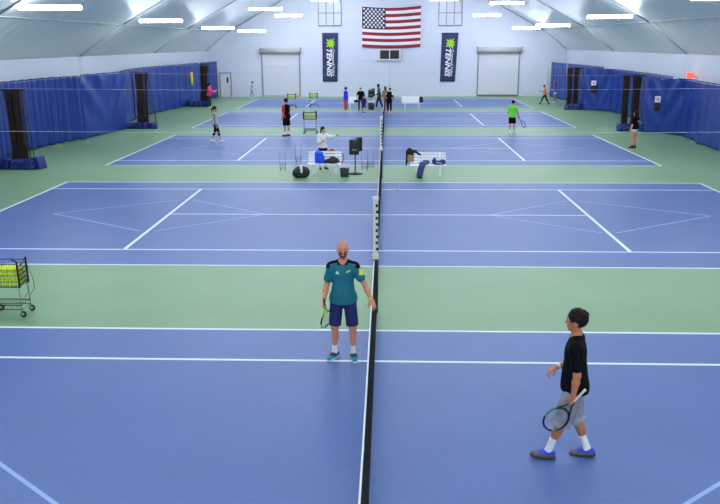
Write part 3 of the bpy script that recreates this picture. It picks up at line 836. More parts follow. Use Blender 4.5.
# ------------------------------------------------------- things on the walls
YEL = mat('yellow_foam', (232, 206, 40), .6)
p = aty(191.5, 85, 41.2); q = aty(191.7, 72, 41.2)
m = MB(); m.tube([V(0, 0, 0), V(.02, 0, (q-p)[2]*.5), V(.0, 0, (q-p)[2])], .11, 10); tag(m.build('foam_tube', YEL, None, tuple(p+V(.12, -.3, 0))), 'yellow foam tube hanging upright on the left curtain edge', 'foam tube')
SIGNW = mat('sign_white', (236, 238, 242), .5); POUCH = mat('pouch_dark', (48, 34, 34), .8, noise=.2)
for (u, v0, v1, w, y, nx, lb1, lb2) in ((658.5, 96, 102.2, .30, 20.62, (-.6, -.8), 'white sheet sign pinned on the nearer right curtain panel', 'dark cloth pouch hung under the nearer white sign'),
    (594, 80.5, 85.2, .36, 36.2, (-.4, -.9), 'white round topped sign pinned on the farther right curtain panel', 'dark cloth pouch hung under the farther white sign')):
    a = aty(u, v0, y); b = aty(u, v1, y); c = (a+b)/2; rz = math.atan2(nx[0], -nx[1])*-1*-1
    nn = nrm(V(nx[0], nx[1], 0)); yaw = math.atan2(nn[1], nn[0])+PI/2
    r_ = empty('court_sign', c+nn*.12, yaw, lb1, 'sign')
    m = MB(); m.box((0, 0, 0), (w, .02, a[2]-b[2]), bev=.006); m.build('sheet', SIGNW, r_)
    m = MB(); m.box((.02, -.013, -.01), (w*.35, .006, .07)); m.box((-.0, -.013, .06), (w*.5, .006, .02)); m.build('printed_mark', mat('print_grey', (120, 116, 130), .6), r_)
    s_ = SDF(.02); hh = .21 if y < 30 else .24
    s_.box((0, 0, 0), (w*.56, .06, hh), None, .05, .03).ell((0, -.02, -hh*.4), (w*.55, .08, hh*.6), None, .05)
    o = s_.build('cloth_pouch', POUCH, None); o.location = tuple(c+nn*.14-V(0, 0, (a[2]-b[2])/2+hh+.03)); o.rotation_euler = (0, 0, yaw); tag(o, lb2, 'pouch')
EX = mat('red_lit_plastic', (232, 60, 40), .4, emit=(255, 70, 40), estr=1.6)
c = aty(691.5, 75, 17.5)
r_ = empty('lit_sign', (16.92, 20.5, 3.26), 0, 'small red lit sign standing on top of the right curtain', 'sign')
m = MB(); m.box((0, 0, 0), (.36, .10, .30), bev=.02); m.build('face', EX, r_)
m = MB(); m.box((.20, 0, -.05), (.06, .08, .16)); m.box((.31, 0, -.04), (.2, .06, .06)); m.build('bracket', FIX, r_)

NAVY = mat('banner_navy', (44, 46, 96), .6, noise=.06); WHITE = mat('print_white', (240, 242, 246), .55); LIME = mat('print_lime', (158, 214, 40), .55)
def text_mesh(s, size, shear=0, ext=.004, weight=0.0):
    cu = bpy.data.curves.new('t', 'FONT'); cu.body = s; cu.size = size; cu.shear = shear; cu.extrude = ext; cu.align_x = 'LEFT'; cu.offset = weight
    o = bpy.data.objects.new('t', cu); COL.objects.link(o); bpy.context.view_layer.update()
    me = bpy.data.meshes.new_from_object(o.evaluated_get(bpy.context.evaluated_depsgraph_get())); bpy.data.objects.remove(o); return me
def banner(lb, xl, xr, zt, zb, skew):
    r_ = empty('wall_banner', ((xl+xr)/2, YB-.12, zb), 0, lb, 'banner'); w = xr-xl; hh = zt-zb
    m = MB(); m.grid(lambda u, v: (-w/2+w*u-skew*(1-v)*(1 if u > .02 else 1)-(.0 if u < .5 else .10*(1-v)), .03*math.sin(3*u+2*v), hh*v), 10, 24)
    o = m.build('cloth', NAVY, r_); md = o.modifiers.new('thick', 'SOLIDIFY'); md.thickness = .01
    m = MB(); m.tube([(-w/2-.04, 0, hh), (w/2+.04, 0, hh)], .03, 8); m.build('top_rod', mat('banner_rod', (60, 60, 90), .4), r_)
    def put(nm, me, mt, x, z, target):
        co = np.array([v.co[:] for v in me.vertices]); L = co[:, 0].max()-co[:, 0].min(); k = target/L
        me.materials.clear(); me.materials.append(mt)
        # lettering reads downwards: local x -> -z, local y -> +x
        for v in me.vertices:
            a_, b_, c_ = v.co; zz = z-(a_-co[:, 0].min())*k
            v.co = (x+b_-skew*(1-zz/hh)*.9, -.06-c_, zz)
        link(nm, me, r_)
    put('large_lettering', text_mesh('TENNIS', .66, .25, .01, .018), WHITE, -.34, hh*.685, hh*.585)
    put('small_lettering', text_mesh('Cromwell Valley', .34, 0, .01, .004), WHITE, .17, hh*.665, hh*.55)
    m = MB(); cx_, cz_ = .05, hh*.79
    for k in range(9):
        a_ = 2*PI*k/9+.3; L = .58 if k % 2 else .46
        t = V(math.cos(a_), 0, math.sin(a_)); n_ = V(-t[2], 0, t[0])
        c0 = V(cx_, -.065, cz_)
        A = [c0+n_*.13-t*.05, c0+t*L*.75+n_*.06, c0+t*L, c0+t*L*.7-n_*.08, c0-n_*.13-t*.05]
        if np.dot(np.cross(A[1]-A[0], A[2]-A[0]), V(0, -1, 0)) < 0: A = A[::-1]
        m.raw(A+[x_+V(0, .015, 0) for x_ in A], [tuple(range(5)), tuple(range(5, 10))[::-1]]+[(i, 5+i, 5+(i+1) % 5, (i+1) % 5) for i in range(5)])
    m.sphere((cx_, -.06, cz_), (.26, .02, .26), 16, 8)
    m.build('starburst_emblem', LIME, r_)
banner('navy tennis banner with lime starburst on the gable wall, left of the flag', -5.98, -4.46, 5.98, 1.45, 0)
banner('navy tennis banner with lime starburst on the gable wall, right of the flag', 5.47, 7.0, 5.93, 1.42, .1)

RED = mat('flag_red', (156, 18, 34), .7); FW = mat('flag_white', (240, 238, 242), .7); FB = mat('flag_blue', (24, 26, 68), .7)
fx0, fx1, fz0, fz1 = -2.15, 3.42, 4.66, 8.42
r_ = empty('flag', ((fx0+fx1)/2, YB-.12, fz0), 0, 'large red, white and blue flag with stars hung on the gable wall', 'flag')
fw_, fh_ = fx1-fx0, fz1-fz0
def flagp(u, v, e=0): return (-fw_/2+fw_*u, .02*math.sin(9*u+3*v)-e, fh_*v-.20*math.sin(PI*u)*(.55+.25*v)+.05*(u-.5)*(v))
m = MB(); m.grid(lambda u, v: flagp(u, v), 50, 52, lambda u, v: 2 if (u < .4 and v > 6/13) else (0 if int(v*13) % 2 == 0 else 1))
m.slot = 1
for r in range(9):
    for c in range(6 if r % 2 == 0 else 5):
        u = .4*((2*c+1+(r % 2))/12); v = 6/13+7/13*(9-r)/10; x, y, z = flagp(u, v, .02); rad = fh_*.0308*1.25
        P5 = [(x+rad*(1 if k % 2 == 0 else .42)*math.sin(PI*k/5), y, z+rad*(1 if k % 2 == 0 else .42)*math.cos(PI*k/5)) for k in range(10)]
        m.raw(P5[::-1]+[(x, y, z)], [(k, (k+1) % 10, 10) for k in range(10)])
o = m.build('cloth', [RED, FW, FB], r_)
m = MB(); m.tube([flagp(i/20, 1) for i in range(21)], .02, 6); m.build('hem', FW, r_)

BLK = mat('display_black', (16, 16, 16), .3); SBW = mat('scoreboard_white', (222, 222, 226), .4)
r_ = empty('scoreboard', (.44, YB-.13, 3.42), 0, 'white framed twin panel black scoreboard under the flag', 'scoreboard')
m = MB(); m.box((0, 0, .53), (2.25, .22, 1.06), bev=.02); m.build('case', SBW, r_)
for x in (-.44, .52):
    m = MB(); m.box((x, -.12, .55), (.86, .03, .80)); o = m.build('display', BLK, r_)
    g = MB()
    for i in range(3):
        for j in range(4): g.box((x-.2+.2*i, -.14, .28+.17*j), (.05, .01, .08))
    g.build('dim_segments', mat('dim_led', (52, 48, 24), .5), o)
m = MB(); m.tube([(1.18, 0, .2), (1.3, .04, .6), (1.22, .06, 1.0)], .02, 6); m.tube([(.05, .06, .05), (.06, .08, -2.6)], .02, 6); m.build('wiring', mat('cable_grey', (206, 210, 222), .5), r_)

# ==================================================================== NETS
NETM = mat('net_cord', (30, 30, 32), .8); TAPE = mat('net_tape', (238, 238, 234), .55); POST = mat('net_post', (26, 28, 30), .4); STEEL = mat('steel', (150, 152, 156), .35, metal=.8)
def top_z(y): return .914+(1.07-.914)*min(1, (abs(y)/6.4))**1.3
net = empty('tennis_net', (0, 0, 0), 0)
m = MB(); nb = 285
for i in range(nb):
    y = -6.34+12.68*i/(nb-1); m.tube([(.045, y, .03), (.012, y, top_z(y)*.6), (0, y, top_z(y))], .0024, 3, cap=False)
for k in range(22):
    m.tube([(.045*(1-k/21.)**1.5, y, .03+(top_z(y)-.03)*k/21.) for y in np.linspace(-6.34, 6.34, 25)], .0022, 3, cap=False)
m.build('netting', NETM, net)
m = MB(); yy = np.linspace(-6.36, 6.36, 31)
for sg in (-1, 1):
    pass
vs = []; fs = []
for y in yy:
    z = top_z(y)
    vs += [(-.010, y, z-.045), (-.011, y, z-.004), (-.005, y, z+.005), (.005, y, z+.005), (.011, y, z-.004), (.010, y, z-.045)]
for i in range(len(yy)-1):
    for k in range(6): fs.append((6*i+k, 6*i+(k+1) % 6, 6*i+6+(k+1) % 6, 6*i+6+k))
m.raw(vs, [f[::-1] for f in fs]+[tuple(range(6))[::-1], tuple(range(6*30, 6*31))]); m.build('headband', TAPE, net)
m = MB(); m.box((0, 0, .45), (.014, .05, .9)); m.build('center_strap', TAPE, net)
m = MB(); m.tube([(.045, y, .035) for y in np.linspace(-6.36, 6.36, 9)], .012, 6); m.build('bottom_cord', NETM, net)
for sg in (-1, 1):
    m = MB(); m.lathe([(.05, 0), (.05, 1.05), (.042, 1.075), (.01, 1.08)], (.03, sg*6.42, 0), 14)
    m.lathe([(.075, 0), (.075, .018), (.05, .03)], (0, sg*6.42, 0), 14)
    po = m.build('post', POST, net)
    if sg < 0:
        m = MB(); m.box((.055, sg*6.42, .8), (.06, .07, .14), bev=.012); m.tube([(.08, sg*6.42, .8), (.14, sg*6.42, .8), (.14, sg*6.42, .68)], .009, 6); m.build('winder', STEEL, po)
NLAB = ['nearest tennis net, the one the man in teal touches', 'second tennis net from the viewer, across the court with the loose ball', 'third tennis net from the viewer, between the two white benches and beyond',
        'fourth tennis net, starting behind the tall scorekeeper near the benches', 'farthest tennis net, in front of the gable wall and the group']
NX = [.07, .05, .04, .04, .04]
for i, yc in enumerate(COURTS):
    o = net if i == 0 else copy_tree(net)
    o.location = (NX[i], yc if i else -15.03, 0); tag(o, NLAB[i], 'tennis net')
SKW = mat('score_strip_white', (236, 234, 222), .5); SKB = mat('score_tile_dark', (40, 38, 40), .5)
for (x, y, L, lb) in ((.10, -8.61, 1.22, 'white score strip with dark tiles on the net post behind the man in teal'), (.07, 6.42, 1.30, 'white score strip with dark tiles on the net post between the benches')):
    r_ = empty('scorekeeper', (x, y, 1.085), 0, lb, 'scorekeeper')
    m = MB(); m.box((0, 0, L/2), (.10, .045, L), bev=.012); m.box((0, 0, .05), (.13, .07, .10), bev=.012); m.box((0, 0, L-.04), (.12, .06, .07), bev=.01); m.build('strip', SKW, r_)
    for k in range(8):
        m = MB(); m.box((.022 if k % 2 else .030, -.028, L*.17+L*.69*k/7), (.045, .014, .055), bev=.004); m.build('score_tile', SKB, r_)

# ============================================================ BALLS, CARTS
BALL = mat('tennis_ball', (222, 248, 44), .8, noise=.10, nscale=40, sheen=.3)
SEAM = mat('ball_seam', (236, 240, 214), .7)
def ball_mesh():
    m = MB(); m.slot = 0; m.sphere((0, 0, 0), .0335, 14, 10); m.slot = 1
    P_ = []
    for i in range(32):
        t = 2*PI*i/32; a = .44; P_.append(nrm(V(math.cos(t)*(1-a)+a*math.cos(3*t)*.9, math.sin(t)*(1-a)-a*math.sin(3*t)*.9, 2*math.sqrt(a*(1-a))*math.cos(2*t)))*.0332)
    m.tube(P_, .0012, 3, True)
    return m.data('tennis_ball', [BALL, SEAM])
BM = ball_mesh()
mlo = MB(); mlo.sphere((0, 0, 0), .0335, 8, 6); BML = mlo.data('tennis_ball_far', BALL)
def ball(p, label, group=None, far=False, sc=1.0):
    o = link('tennis_ball', BML if far else BM, None, tuple(float(q) for q in p)); o.rotation_euler = tuple(rng.uniform(0, 6, 3)); o.scale = (sc,)*3
    return tag(o, label, 'tennis ball', group)
BLKW = mat('cart_black_wire', (30, 30, 32), .45); BLKP = mat('cart_black_plate', (18, 18, 20), .6); CHR = mat('caster_chrome', (196, 198, 200), .25, metal=.8); TYRE = mat('caster_tyre', (22, 22, 24), .6)
CW, CDp, ZB, ZT = .62, .36, .60, 1.06
def make_cart(ZB=.60, loops=True):
    r = empty('ball_cart', (0, 0, 0))
    x0, x1, y0, y1 = -CW, 0, 0, CDp
    m = MB(); w = .0026
    for z, rr in ((ZB, .008), ((ZB+ZT)/2, .004), (ZT, .009), (ZB+.12, .003), (ZB+.34, .003)):
        m.tube([(x0, y0, z), (x1, y0, z), (x1, y1, z), (x0, y1, z)], rr, 5, True)
    for i in range(1, 13):
        x = x0+CW*i/13
        for y in (y0, y1): m.tube([(x, y, ZB), (x, y, ZT)], w*.8, 4)
        m.tube([(x, y0, ZB), (x, y1, ZB)], w*.8, 4)
    for i in range(1, 8):
        y = y0+CDp*i/8
        for x in (x0, x1): m.tube([(x, y, ZB), (x, y, ZT)], w, 4)
        m.tube([(x0, y, ZB), (x1, y, ZB)], w, 4)
    m.build('basket', BLKW, r)
    for x in (x0, x1):
        m = MB(); sg = 1 if x == x1 else -1
        m.box((x+sg*.012, y0, (ZB+ZT)/2+.02), (.035, .03, ZT-ZB+.06), bev=.008); m.box((x+sg*.012, y1, (ZB+ZT)/2+.02), (.035, .03, ZT-ZB+.06), bev=.008)
        for k in range(5): m.tube([(x+sg*.012, y0, ZB+.04+.09*k), (x+sg*.012, y1, ZB+.07+.09*k)], .011, 6)
        m.tube([(x+sg*.012, y0, ZT+.04), (x+sg*.012-sg*.05, y0-.01, ZT+.08), (x+sg*.012-sg*.09, y0-.01, ZT+.09)], .014, 6)
        m.build('end_panel', BLKP, r)
    for x in (x0, x1):
        for y in (y0, y1):
            m = MB(); m.tube([(x, y, .12), (x, y, ZB)], .011, 6); m.build('leg', STEEL, r)
    m = MB()
    m.tube([(x0, y0, .24), (x1, y0, .24), (x1, y1, .24), (x0, y1, .24)], .010, 6, True)
    for i in range(1, 11): m.tube([(x0+CW*i/11, y0, .24), (x0+CW*i/11, y1, .24)], .004, 4)
    m.tube([(x0, y0, .15), (x1, y0, .15), (x1, y1, .15), (x0, y1, .15)], .008, 6, True)
    for i in range(1, 13):
        for y in (y0, y1): m.tube([(x0+CW*i/13, y, .15), (x0+CW*i/13, y, .24)], .003, 4)
    m.build('lower_rack', BLKW, r)
    for x in (x0, x1):
        for y in (y0, y1):
            m = MB(); m.tube([(x, y, .15), (x, y, .125)], .012, 8); m.box((x, y-.022, .085), (.032, .006, .09)); m.box((x, y+.022, .085), (.032, .006, .09)); m.box((x, y, .127), (.032, .05, .008)); c = m.build('caster', CHR, r)
            m = MB(); m.lathe([(.04, -.015), (.060, -.014), (.062, 0), (.060, .014), (.04, .015)], (x+.02, y, .062), 16, R=rotx(PI/2)); wh = m.build('wheel', TYRE, c)
            m = MB(); m.lathe([(.026, -.019), (.03, 0), (.026, .019)], (x+.02, y, .062), 12, R=rotx(PI/2)); m.build('hub', CHR, c)
    if not loops: return r
    m = MB(); m.tube([(x1+.02, y1-.05, ZT), (x1+.13, y1-.05, ZB+.12), (x1+.15, y1-.06, ZB-.10), (x1+.05, y1-.06, .36)], .005, 5); m.tube([(x1+.02, y0+.1, ZT), (x1+.10, y0+.1, ZB+.12), (x1+.12, y0+.1, ZB-.12), (x1+.04, y0+.1, .38)], .005, 5)
    m.build('handle', BLKW, r)
    return r
cart0 = make_cart()
g0 = at(23, 317); k = 1.0
cart0.location = tuple(g0); tag(cart0, 'black wire ball cart full of tennis balls at the left edge of the green strip', 'ball cart')
jit = lambda a: rng.uniform(-a, a)
n_ = 0
for ix in range(8):
    for iy in range(5):
        for iz in range(5):
            if not (iy == 0 or ix == 7 or iz >= 3): continue
            if iz == 4 and (iy in (0,) or ix == 7) and (ix+iy) % 2: continue
            ball(g0+V(-.045-.0735*(7-ix)+jit(.002), .045+.0675*iy+jit(.002), ZB+.045+.0685*iz+jit(.002)), 'yellow green tennis ball in the wire cart at the left edge', 'balls in the near wire cart')
FARC = [((316, 134), 1.13, 'farther ball cart behind the girl in white, on the fourth court', 'balls in the cart behind the girl in white'), ((317.3, 107), 1.0, 'distant ball cart on the farthest court, right of the other one', 'balls in the distant right cart'), ((295.5, 108), 1.0, 'distant ball cart partly behind the head of the man in red', 'balls in the distant cart behind the man in red')]
cart1 = make_cart(.74, False); used1 = False
for (uv, sc, lb, gb) in FARC:
    c = copy_tree(cart1) if used1 else cart1; used1 = True; gg = at(*uv); c.location = tuple(gg); c.scale = (sc,)*3; tag(c, lb, 'ball cart')
    for ix in range(8):
        for iz in range(4):
            for iy in ((0, 2, 4) if iz == 3 else (0,)):
                ball(gg+sc*V(-.045-.0735*(7-ix), .045+.0675*iy, .74+.045+.0685*iz), 'tennis ball in the '+gb.split('balls in the ')[1], gb, True, sc)
for (u, v, lb) in ((397, 189.5, 'lone tennis ball on the second court right of the net'), (420, 122.6, 'lone tennis ball on the fourth court above the right bench'), (53, 146, 'tennis ball at the foot of the left pleated curtain, nearer of two'), (60.5, 146.6, 'tennis ball at the foot of the left pleated curtain, right of its neighbour'), (88, 141.2, 'tennis ball on the green floor left of the curtain panel'),
    (662, 134.6, 'tennis ball below the nearer white sign on the right'), (692, 142.3, 'tennis ball by the right curtain foot, left one of a pair'), (697.5, 143, 'tennis ball by the right curtain foot, right one of a pair'), (622, 118, 'tennis ball by the plain right curtain')):
    ball(at(u, v, .034), lb)

# ================================================== BENCHES AND THEIR THINGS
BEN = mat('bench_white', (252, 252, 252), .4)
def bench(label, loc, L, yaw=0, sc=1.0):
    """local: sitter faces -y; origin at mid foot"""
    r = empty('bench', loc, yaw, label, 'bench'); r.scale = (sc,)*3
    for k in range(4):
        m = MB(); m.box((0, -.20+.115*k, .47), (L, .095, .028), bev=.006); m.build('seat_slat', BEN, r)
    for k in range(4):
        m = MB(); m.box((0, .235+.028*k, .56+.105*k), (L, .026, .085), R=rotx(-.25), bev=.006); m.build('back_slat', BEN, r)
    for x in (-L*.33, L*.33):
        m = MB(); m.box((x, -.17, .23), (.07, .05, .46), bev=.008); m.build('leg', BEN, r)
        m = MB(); m.box((x, .20, .23), (.07, .05, .46), bev=.008); m.build('leg', BEN, r)
        m = MB(); m.box((x, .0, .435), (.06, .46, .04), bev=.006); m.build('rail', BEN, r)
        m = MB(); m.tube([(x, .20, .44), (x, .245, .6), (x, .34, .93)], .022, 8); m.build('back_support', BEN, r)
    return r
gl = at(325, 176.5); LB = 1.32
bench('white slatted bench left of the net with blue and black bags on it', gl+V(-.03, .25, 0), LB)
gr = at(429, 178); bench('white slatted bench right of the net with jacket and jeans', gr+V(-.03, .25, 0), 1.4)
bench('distant white bench left of the far group by the gable wall', at(354, 109)+V(0, .3, 0), .95)
bench('distant white bench right of the far net by the gable wall', at(412, 110)+V(0, .3, 0), 1.5, 0, 1.1)
BLUEB = mat('bag_blue', (24, 88, 250), .6, noise=.12, bump=.4, bscale=14); BLACKB = mat('bag_black', (24, 24, 26), .6, noise=.2, bump=.4, bscale=14); REDB = mat('bag_red', (188, 32, 40), .5, noise=.1)
def lump(name, ops, mt, loc, label, cat, h=.014, yaw=0, parts=()):
    root = empty(name, loc, yaw, label, cat)
    s_ = SDF(h)
    for o in ops: getattr(s_, o[0])(*o[1:])
    s_.build(parts[0] if parts else 'body', mt, root)
    for nm, ops2, mt2 in parts[1:]:
        s_ = SDF(h*.8)
        for o in ops2: getattr(s_, o[0])(*o[1:])
        s_.build(nm, mt2, root)
    return root
E3 = None
lump('backpack', [('box', (0, 0, .24), (.17, .12, .22), None, .06, .03), ('ell', (.0, -.06, .17), (.15, .10, .14), None, .05), ('ell', (-.03, 0, .43), (.10, .08, .07), None, .06), ('box', (.09, .02, .15), (.12, .10, .15), None, .05, .04)], BLUEB, gl+V(-.24, .22, .486), 'bright blue backpack sitting on the left bench', 'backpack', parts=('pack', ('strap', [('cone', (-.10, -.13, .40), (-.12, -.16, .12), .018, .018), ('cone', (.06, -.13, .40), (.08, -.16, .12), .018, .018)], BLUEB), ('top_loop', [('cone', (-.04, 0, .49), (0, 0, .53), .012, .012), ('cone', (0, 0, .53), (.04, 0, .49), .012, .012)], BLUEB)))
lump('sports_bag', [('ell', (0, 0, .09), (.30, .15, .10), None, .04), ('ell', (.08, .02, .16), (.17, .12, .09), None, .06), ('cone', (-.28, -.04, .05), (-.36, -.06, .04), .05, .03, .04)], BLACKB, gl+V(.27, .22, .486), 'soft black bag slumped on the right half of the left bench', 'bag', parts=('bag', ('strap', [('cone', (-.12, -.02, .2), (-.02, -.06, .27), .016, .016), ('cone', (-.02, -.06, .27), (.10, -.04, .26), .016, .016)], BLACKB)))
gb = at(334, 172); lump('racket_bag', [('ell', (0, 0, .12), (.24, .13, .13), None, .03), ('box', (0, 0, .08), (.2, .12, .08), None, .05, .04)], REDB, V(gl[0]+.22, gl[1]+.76, 0)+V(0, 0, .70), 'red rounded bag behind the left bench, showing above its back', 'bag', parts=('bag', ('handle', [('cone', (-.08, 0, .24), (0, 0, .29), .014, .014), ('cone', (0, 0, .29), (.08, 0, .24), .014, .014)], BLACKB)))
gk = at(301, 178); lump('duffel_bag', [('ell', (0, 0, .22), (.31, .22, .23), None, .05), ('ell', (-.15, -.05, .17), (.2, .2, .18), None, .06), ('ell', (.16, -.02, .2), (.17, .2, .2), None, .06), ('cut', (0, 0, .0), (0, 0, -1))], BLACKB, gk+V(0, .15, 0), 'round black duffel bag with a white towel on the floor left of the bench', 'duffel bag', parts=('bag', ('white_towel', [('ell', (0, -.12, .42), (.06, .08, .10), None, .03), ('ell', (.03, -.2, .30), (.05, .05, .12), None, .03)], mat('towel_white', (228, 226, 222), .8)), ('strap', [('cone', (-.28, -.16, .16), (-.05, -.25, .10), .02, .02), ('cone', (-.05, -.25, .10), (.24, -.18, .14), .02, .02)], mat('strap_brown', (84, 66, 52), .7))))
# bin with a white liner
def bin_(loc, label, sc=1.0):
    r = empty('waste_bin', loc, 0, label, 'waste bin'); r.scale = (sc,)*3
    m = MB(); vs = []
    rings = [(.15, 0), (.152, .02), (.19, .44), (.175, .44), (.15, .06)]
    def sq(a, z): return [(math.copysign(abs(math.cos(t))**.35, math.cos(t))*a, math.copysign(abs(math.sin(t))**.35, math.sin(t))*a*.85, z) for t in [2*PI*i/28 for i in range(28)]]
    for a, z in rings: vs += sq(a, z)
    fs = [(28*i+j, 28*i+(j+1) % 28, 28*i+28+(j+1) % 28, 28*i+28+j) for i in range(4) for j in range(28)]
    m.raw(vs, fs+[tuple(range(28))[::-1], tuple(range(28*4, 28*5))], True); m.build('bin', mat('bin_black', (30, 34, 34), .5), r)
    m = MB(); vs = []
    for a, z in ((.188, .36), (.203, .40), (.205, .455), (.19, .465), (.165, .40), (.13, .34)):
        vs += [(x*(1+.03*math.sin(i*1.7)), y*(1+.03*math.sin(i*2.3)), zz+(.02*math.sin(i*1.3) if z < .41 else 0)) for i, (x, y, zz) in enumerate(sq(a, z))]
    m.raw(vs, [(28*i+j, 28*i+(j+1) % 28, 28*i+28+(j+1) % 28, 28*i+28+j) for i in range(5) for j in range(28)]+[tuple(range(28*5, 28*6))], True); m.build('liner', mat('liner_white', (216, 222, 230), .4), r)
    return r
bin_(V(-1.36, 6.80, 0), 'black waste bin with white liner between left bench and pole stand', 1.02)
bin_(at(371.3, 109.6)+V(0, .05, 0), 'distant black waste bin with white liner in front of the far pole stand', 1.45)
DEVB = mat('device_black', (24, 25, 27), .45); DEVG = mat('device_grey', (120, 130, 120), .5)
def stand(loc, label, sc=1.0):
    r = empty('pole_stand', loc, 0, label, 'stand'); r.scale = (sc,)*3
    m = MB(); m.lathe([(.29, 0), (.29, .02), (.10, .05), (.045, .08), (.0, .08)], n=24); m.build('base', DEVB, r)
    m = MB(); m.lathe([(.022, .06), (.022, .85)], n=12); m.build('pole', DEVB, r)
    m = MB(); m.box((-.04, -.03, 1.02), (.36, .20, .56), bev=.03); hd_ = m.build('main_unit', DEVB, r)
    m = MB(); m.lathe([(.11, -.01), (.115, .01), (.06, .02)], (-.02, -.14, 1.16), 20, R=rotx(PI/2)); m.build('speaker_grille', mat('grille_dark', (44, 46, 50), .6), hd_)
    m = MB(); m.box((-.02, -.137, .93), (.17, .012, .07), bev=.003); m.build('label_plate', DEVG, hd_)
    m = MB(); m.box((.14, .12, 1.11), (.24, .16, .52), R=rotz(.2), bev=.03); m.build('second_unit', DEVB, r)
    m = MB(); m.tube([(-.13, -.03, 1.30), (-.11, -.03, 1.36), (.09, -.03, 1.36), (.11, -.03, 1.30)], .014, 8); m.build('handle', mat('handle_grey', (130, 132, 136), .4), r)
    return r
stand(at(355, 175)+V(0, .25, 0), 'black box on a round based pole stand by the left bench', 1.06)
stand(at(371, 108.3)+V(0, .75, 0), 'distant black box on a pole stand by the gable wall group', 1.1)
# wire ball hoppers
HOPW = mat('hopper_wire', (132, 138, 150), .4, metal=.2)
def hopper(loc, label, yaw=0, fill=0, sc=1.0):
    r = empty('ball_hopper', loc, yaw, label, 'ball hopper'); r.scale = (sc*.9,)*3
    m = MB(); a = .13
    for z, k in ((.10, .8), (.20, .87), (.32, 1), (.40, 1.03)): m.tube([(-a*k, -a*k, z), (a*k, -a*k, z), (a*k, a*k, z), (-a*k, a*k, z)], .004, 5, True)
    for i in range(6):
        t = -1+2*i/5
        for p, q in (((t, -1), (t, -1)), ((t, 1), (t, 1)), ((-1, t), (-1, t)), ((1, t), (1, t))): m.tube([(p[0]*a*.8, p[1]*a*.8, .10), (q[0]*a*1.03, q[1]*a*1.03, .40)], .003, 4)
        m.tube([(t*a*.8, -a*.8, .10), (t*a*.8, a*.8, .10)], .003, 4)
    m.build('basket', HOPW, r)
    for sg in (-1, 1):
        m = MB(); m.tube([(sg*a*.9, -.06, .0), (sg*a, -.03, .40), (sg*a*.95, 0, .98), (sg*a*.95, .04, .98), (sg*a, .04, .40), (sg*a*.9, .07, 0)], .0045, 6); m.build('handle', HOPW, r)
    return r
hopper(at(283, 172), 'wire ball hopper standing left of the round black duffel bag', .2)
hopper(at(298, 165.5)+V(0, .2, 0), 'wire ball hopper standing behind the round black duffel bag', -.1)
hopper(at(364.5, 171), 'left one of two wire ball hoppers beside the net near the benches', .15)
hopper(at(370.5, 169.5), 'right one of two wire ball hoppers beside the net near the benches', -.2)
# racket leaning behind the left bench
rp = V(gl[0]+.60, gl[1]+.84, .02)
rk = racket('racket leaning against the right end of the left bench back', rp, V(-.08, -.22, 1), V(.25, -1, -.2), mat('racket_red_blue', (150, 60, 90), .4), mat('grip_dark', (50, 54, 70), .7), 1.25, off=.0)
# right bench things
JKT = mat('jacket_black', (26, 20, 22), .8, noise=.2, bump=.5, bscale=16); JEAN = mat('denim', (62, 76, 122), .85, noise=.18, nscale=20, bump=.3, bscale=24); NVB = mat('bag_navy', (36, 44, 104), .7, noise=.15, bump=.4, bscale=18)
c0 = gr+V(-.03, .25, 0)
lump('jacket', [('cone', (-.16, .42, .90), (.16, .44, .92), .07, .06, .05), ('box', (-.06, .36, .72), (.15, .045, .22), rotx(-.25), .04, .05), ('cone', (-.16, .40, .88), (-.21, .30, .40), .055, .03, .04), ('cone', (.10, .42, .92), (.34, .36, .80), .055, .04, .04), ('ell', (-.08, .43, .98), (.10, .07, .08), None, .05), ('box', (.0, .53, .72), (.15, .04, .2), rotx(.08), .03, .05)], JKT, c0+V(-.64, -.06, 0.03), 'black jacket hung over the left end of the right bench', 'jacket', parts=('shell', ('lining', [('box', (-.05, .295, .66), (.11, .012, .14), rotx(-.25), .01, .01)], mat('lining_tan', (160, 128, 92), .8))))
lump('jeans', [('cone', (.12, .10, .54), (-.05, -.18, .55), .085, .075, .05), ('cone', (-.05, -.20, .55), (-.10, -.31, .44), .075, .07, .04), ('cone', (-.10, -.32, .44), (-.17, -.36, .13), .07, .075, .03), ('cone', (.08, -.12, .53), (.0, -.31, .44), .07, .07, .04), ('cone', (.0, -.32, .44), (-.08, -.38, .10), .068, .07, .03), ('ell', (.14, .10, .57), (.15, .11, .08), None, .05), ('cut', (0, 0, .485), (0, 0, -1)) if 0 else ('ell', (.1, 0, .53), (.14, .1, .05), None, .04)], JEAN, c0+V(-.22, .0, 0), 'blue jeans draped over the seat edge of the right bench, legs hanging down', 'jeans', parts=('denim', ('dark_cuff', [('cone', (-.19, -.38, .07), (-.06, -.40, .05), .05, .05, .03)], mat('cuff_dark', (34, 38, 52), .8))))
lump('kit_bag', [('ell', (0, 0, .07), (.24, .13, .08), None, .04), ('ell', (.14, .02, .11), (.12, .11, .10), None, .05), ('ell', (-.18, 0, .13), (.09, .09, .11), None, .05), ('cone', (-.2, 0, .2), (-.16, .02, .25), .04, .03, .03)], NVB, c0+V(.42, -.02, .486), 'crumpled navy bag on the right end of the right bench', 'bag', parts=('bag', ('pale_edge', [('cone', (-.12, -.12, .10), (.12, -.13, .06), .016, .016)], mat('pale_cloth', (190, 196, 214), .8))))
lump('small_bag', [('ell', (0, 0, .10), (.22, .14, .11), None, .03), ('ell', (.08, 0, .15), (.12, .10, .09), None, .05)], BLACKB, at(354, 109)+V(.18, .25, .487), 'black bag on the distant bench left of the far group', 'bag', parts=('bag', ('strap', [('cone', (-.1, -.08, .18), (.08, -.08, .25), .02, .02)], BLACKB)))
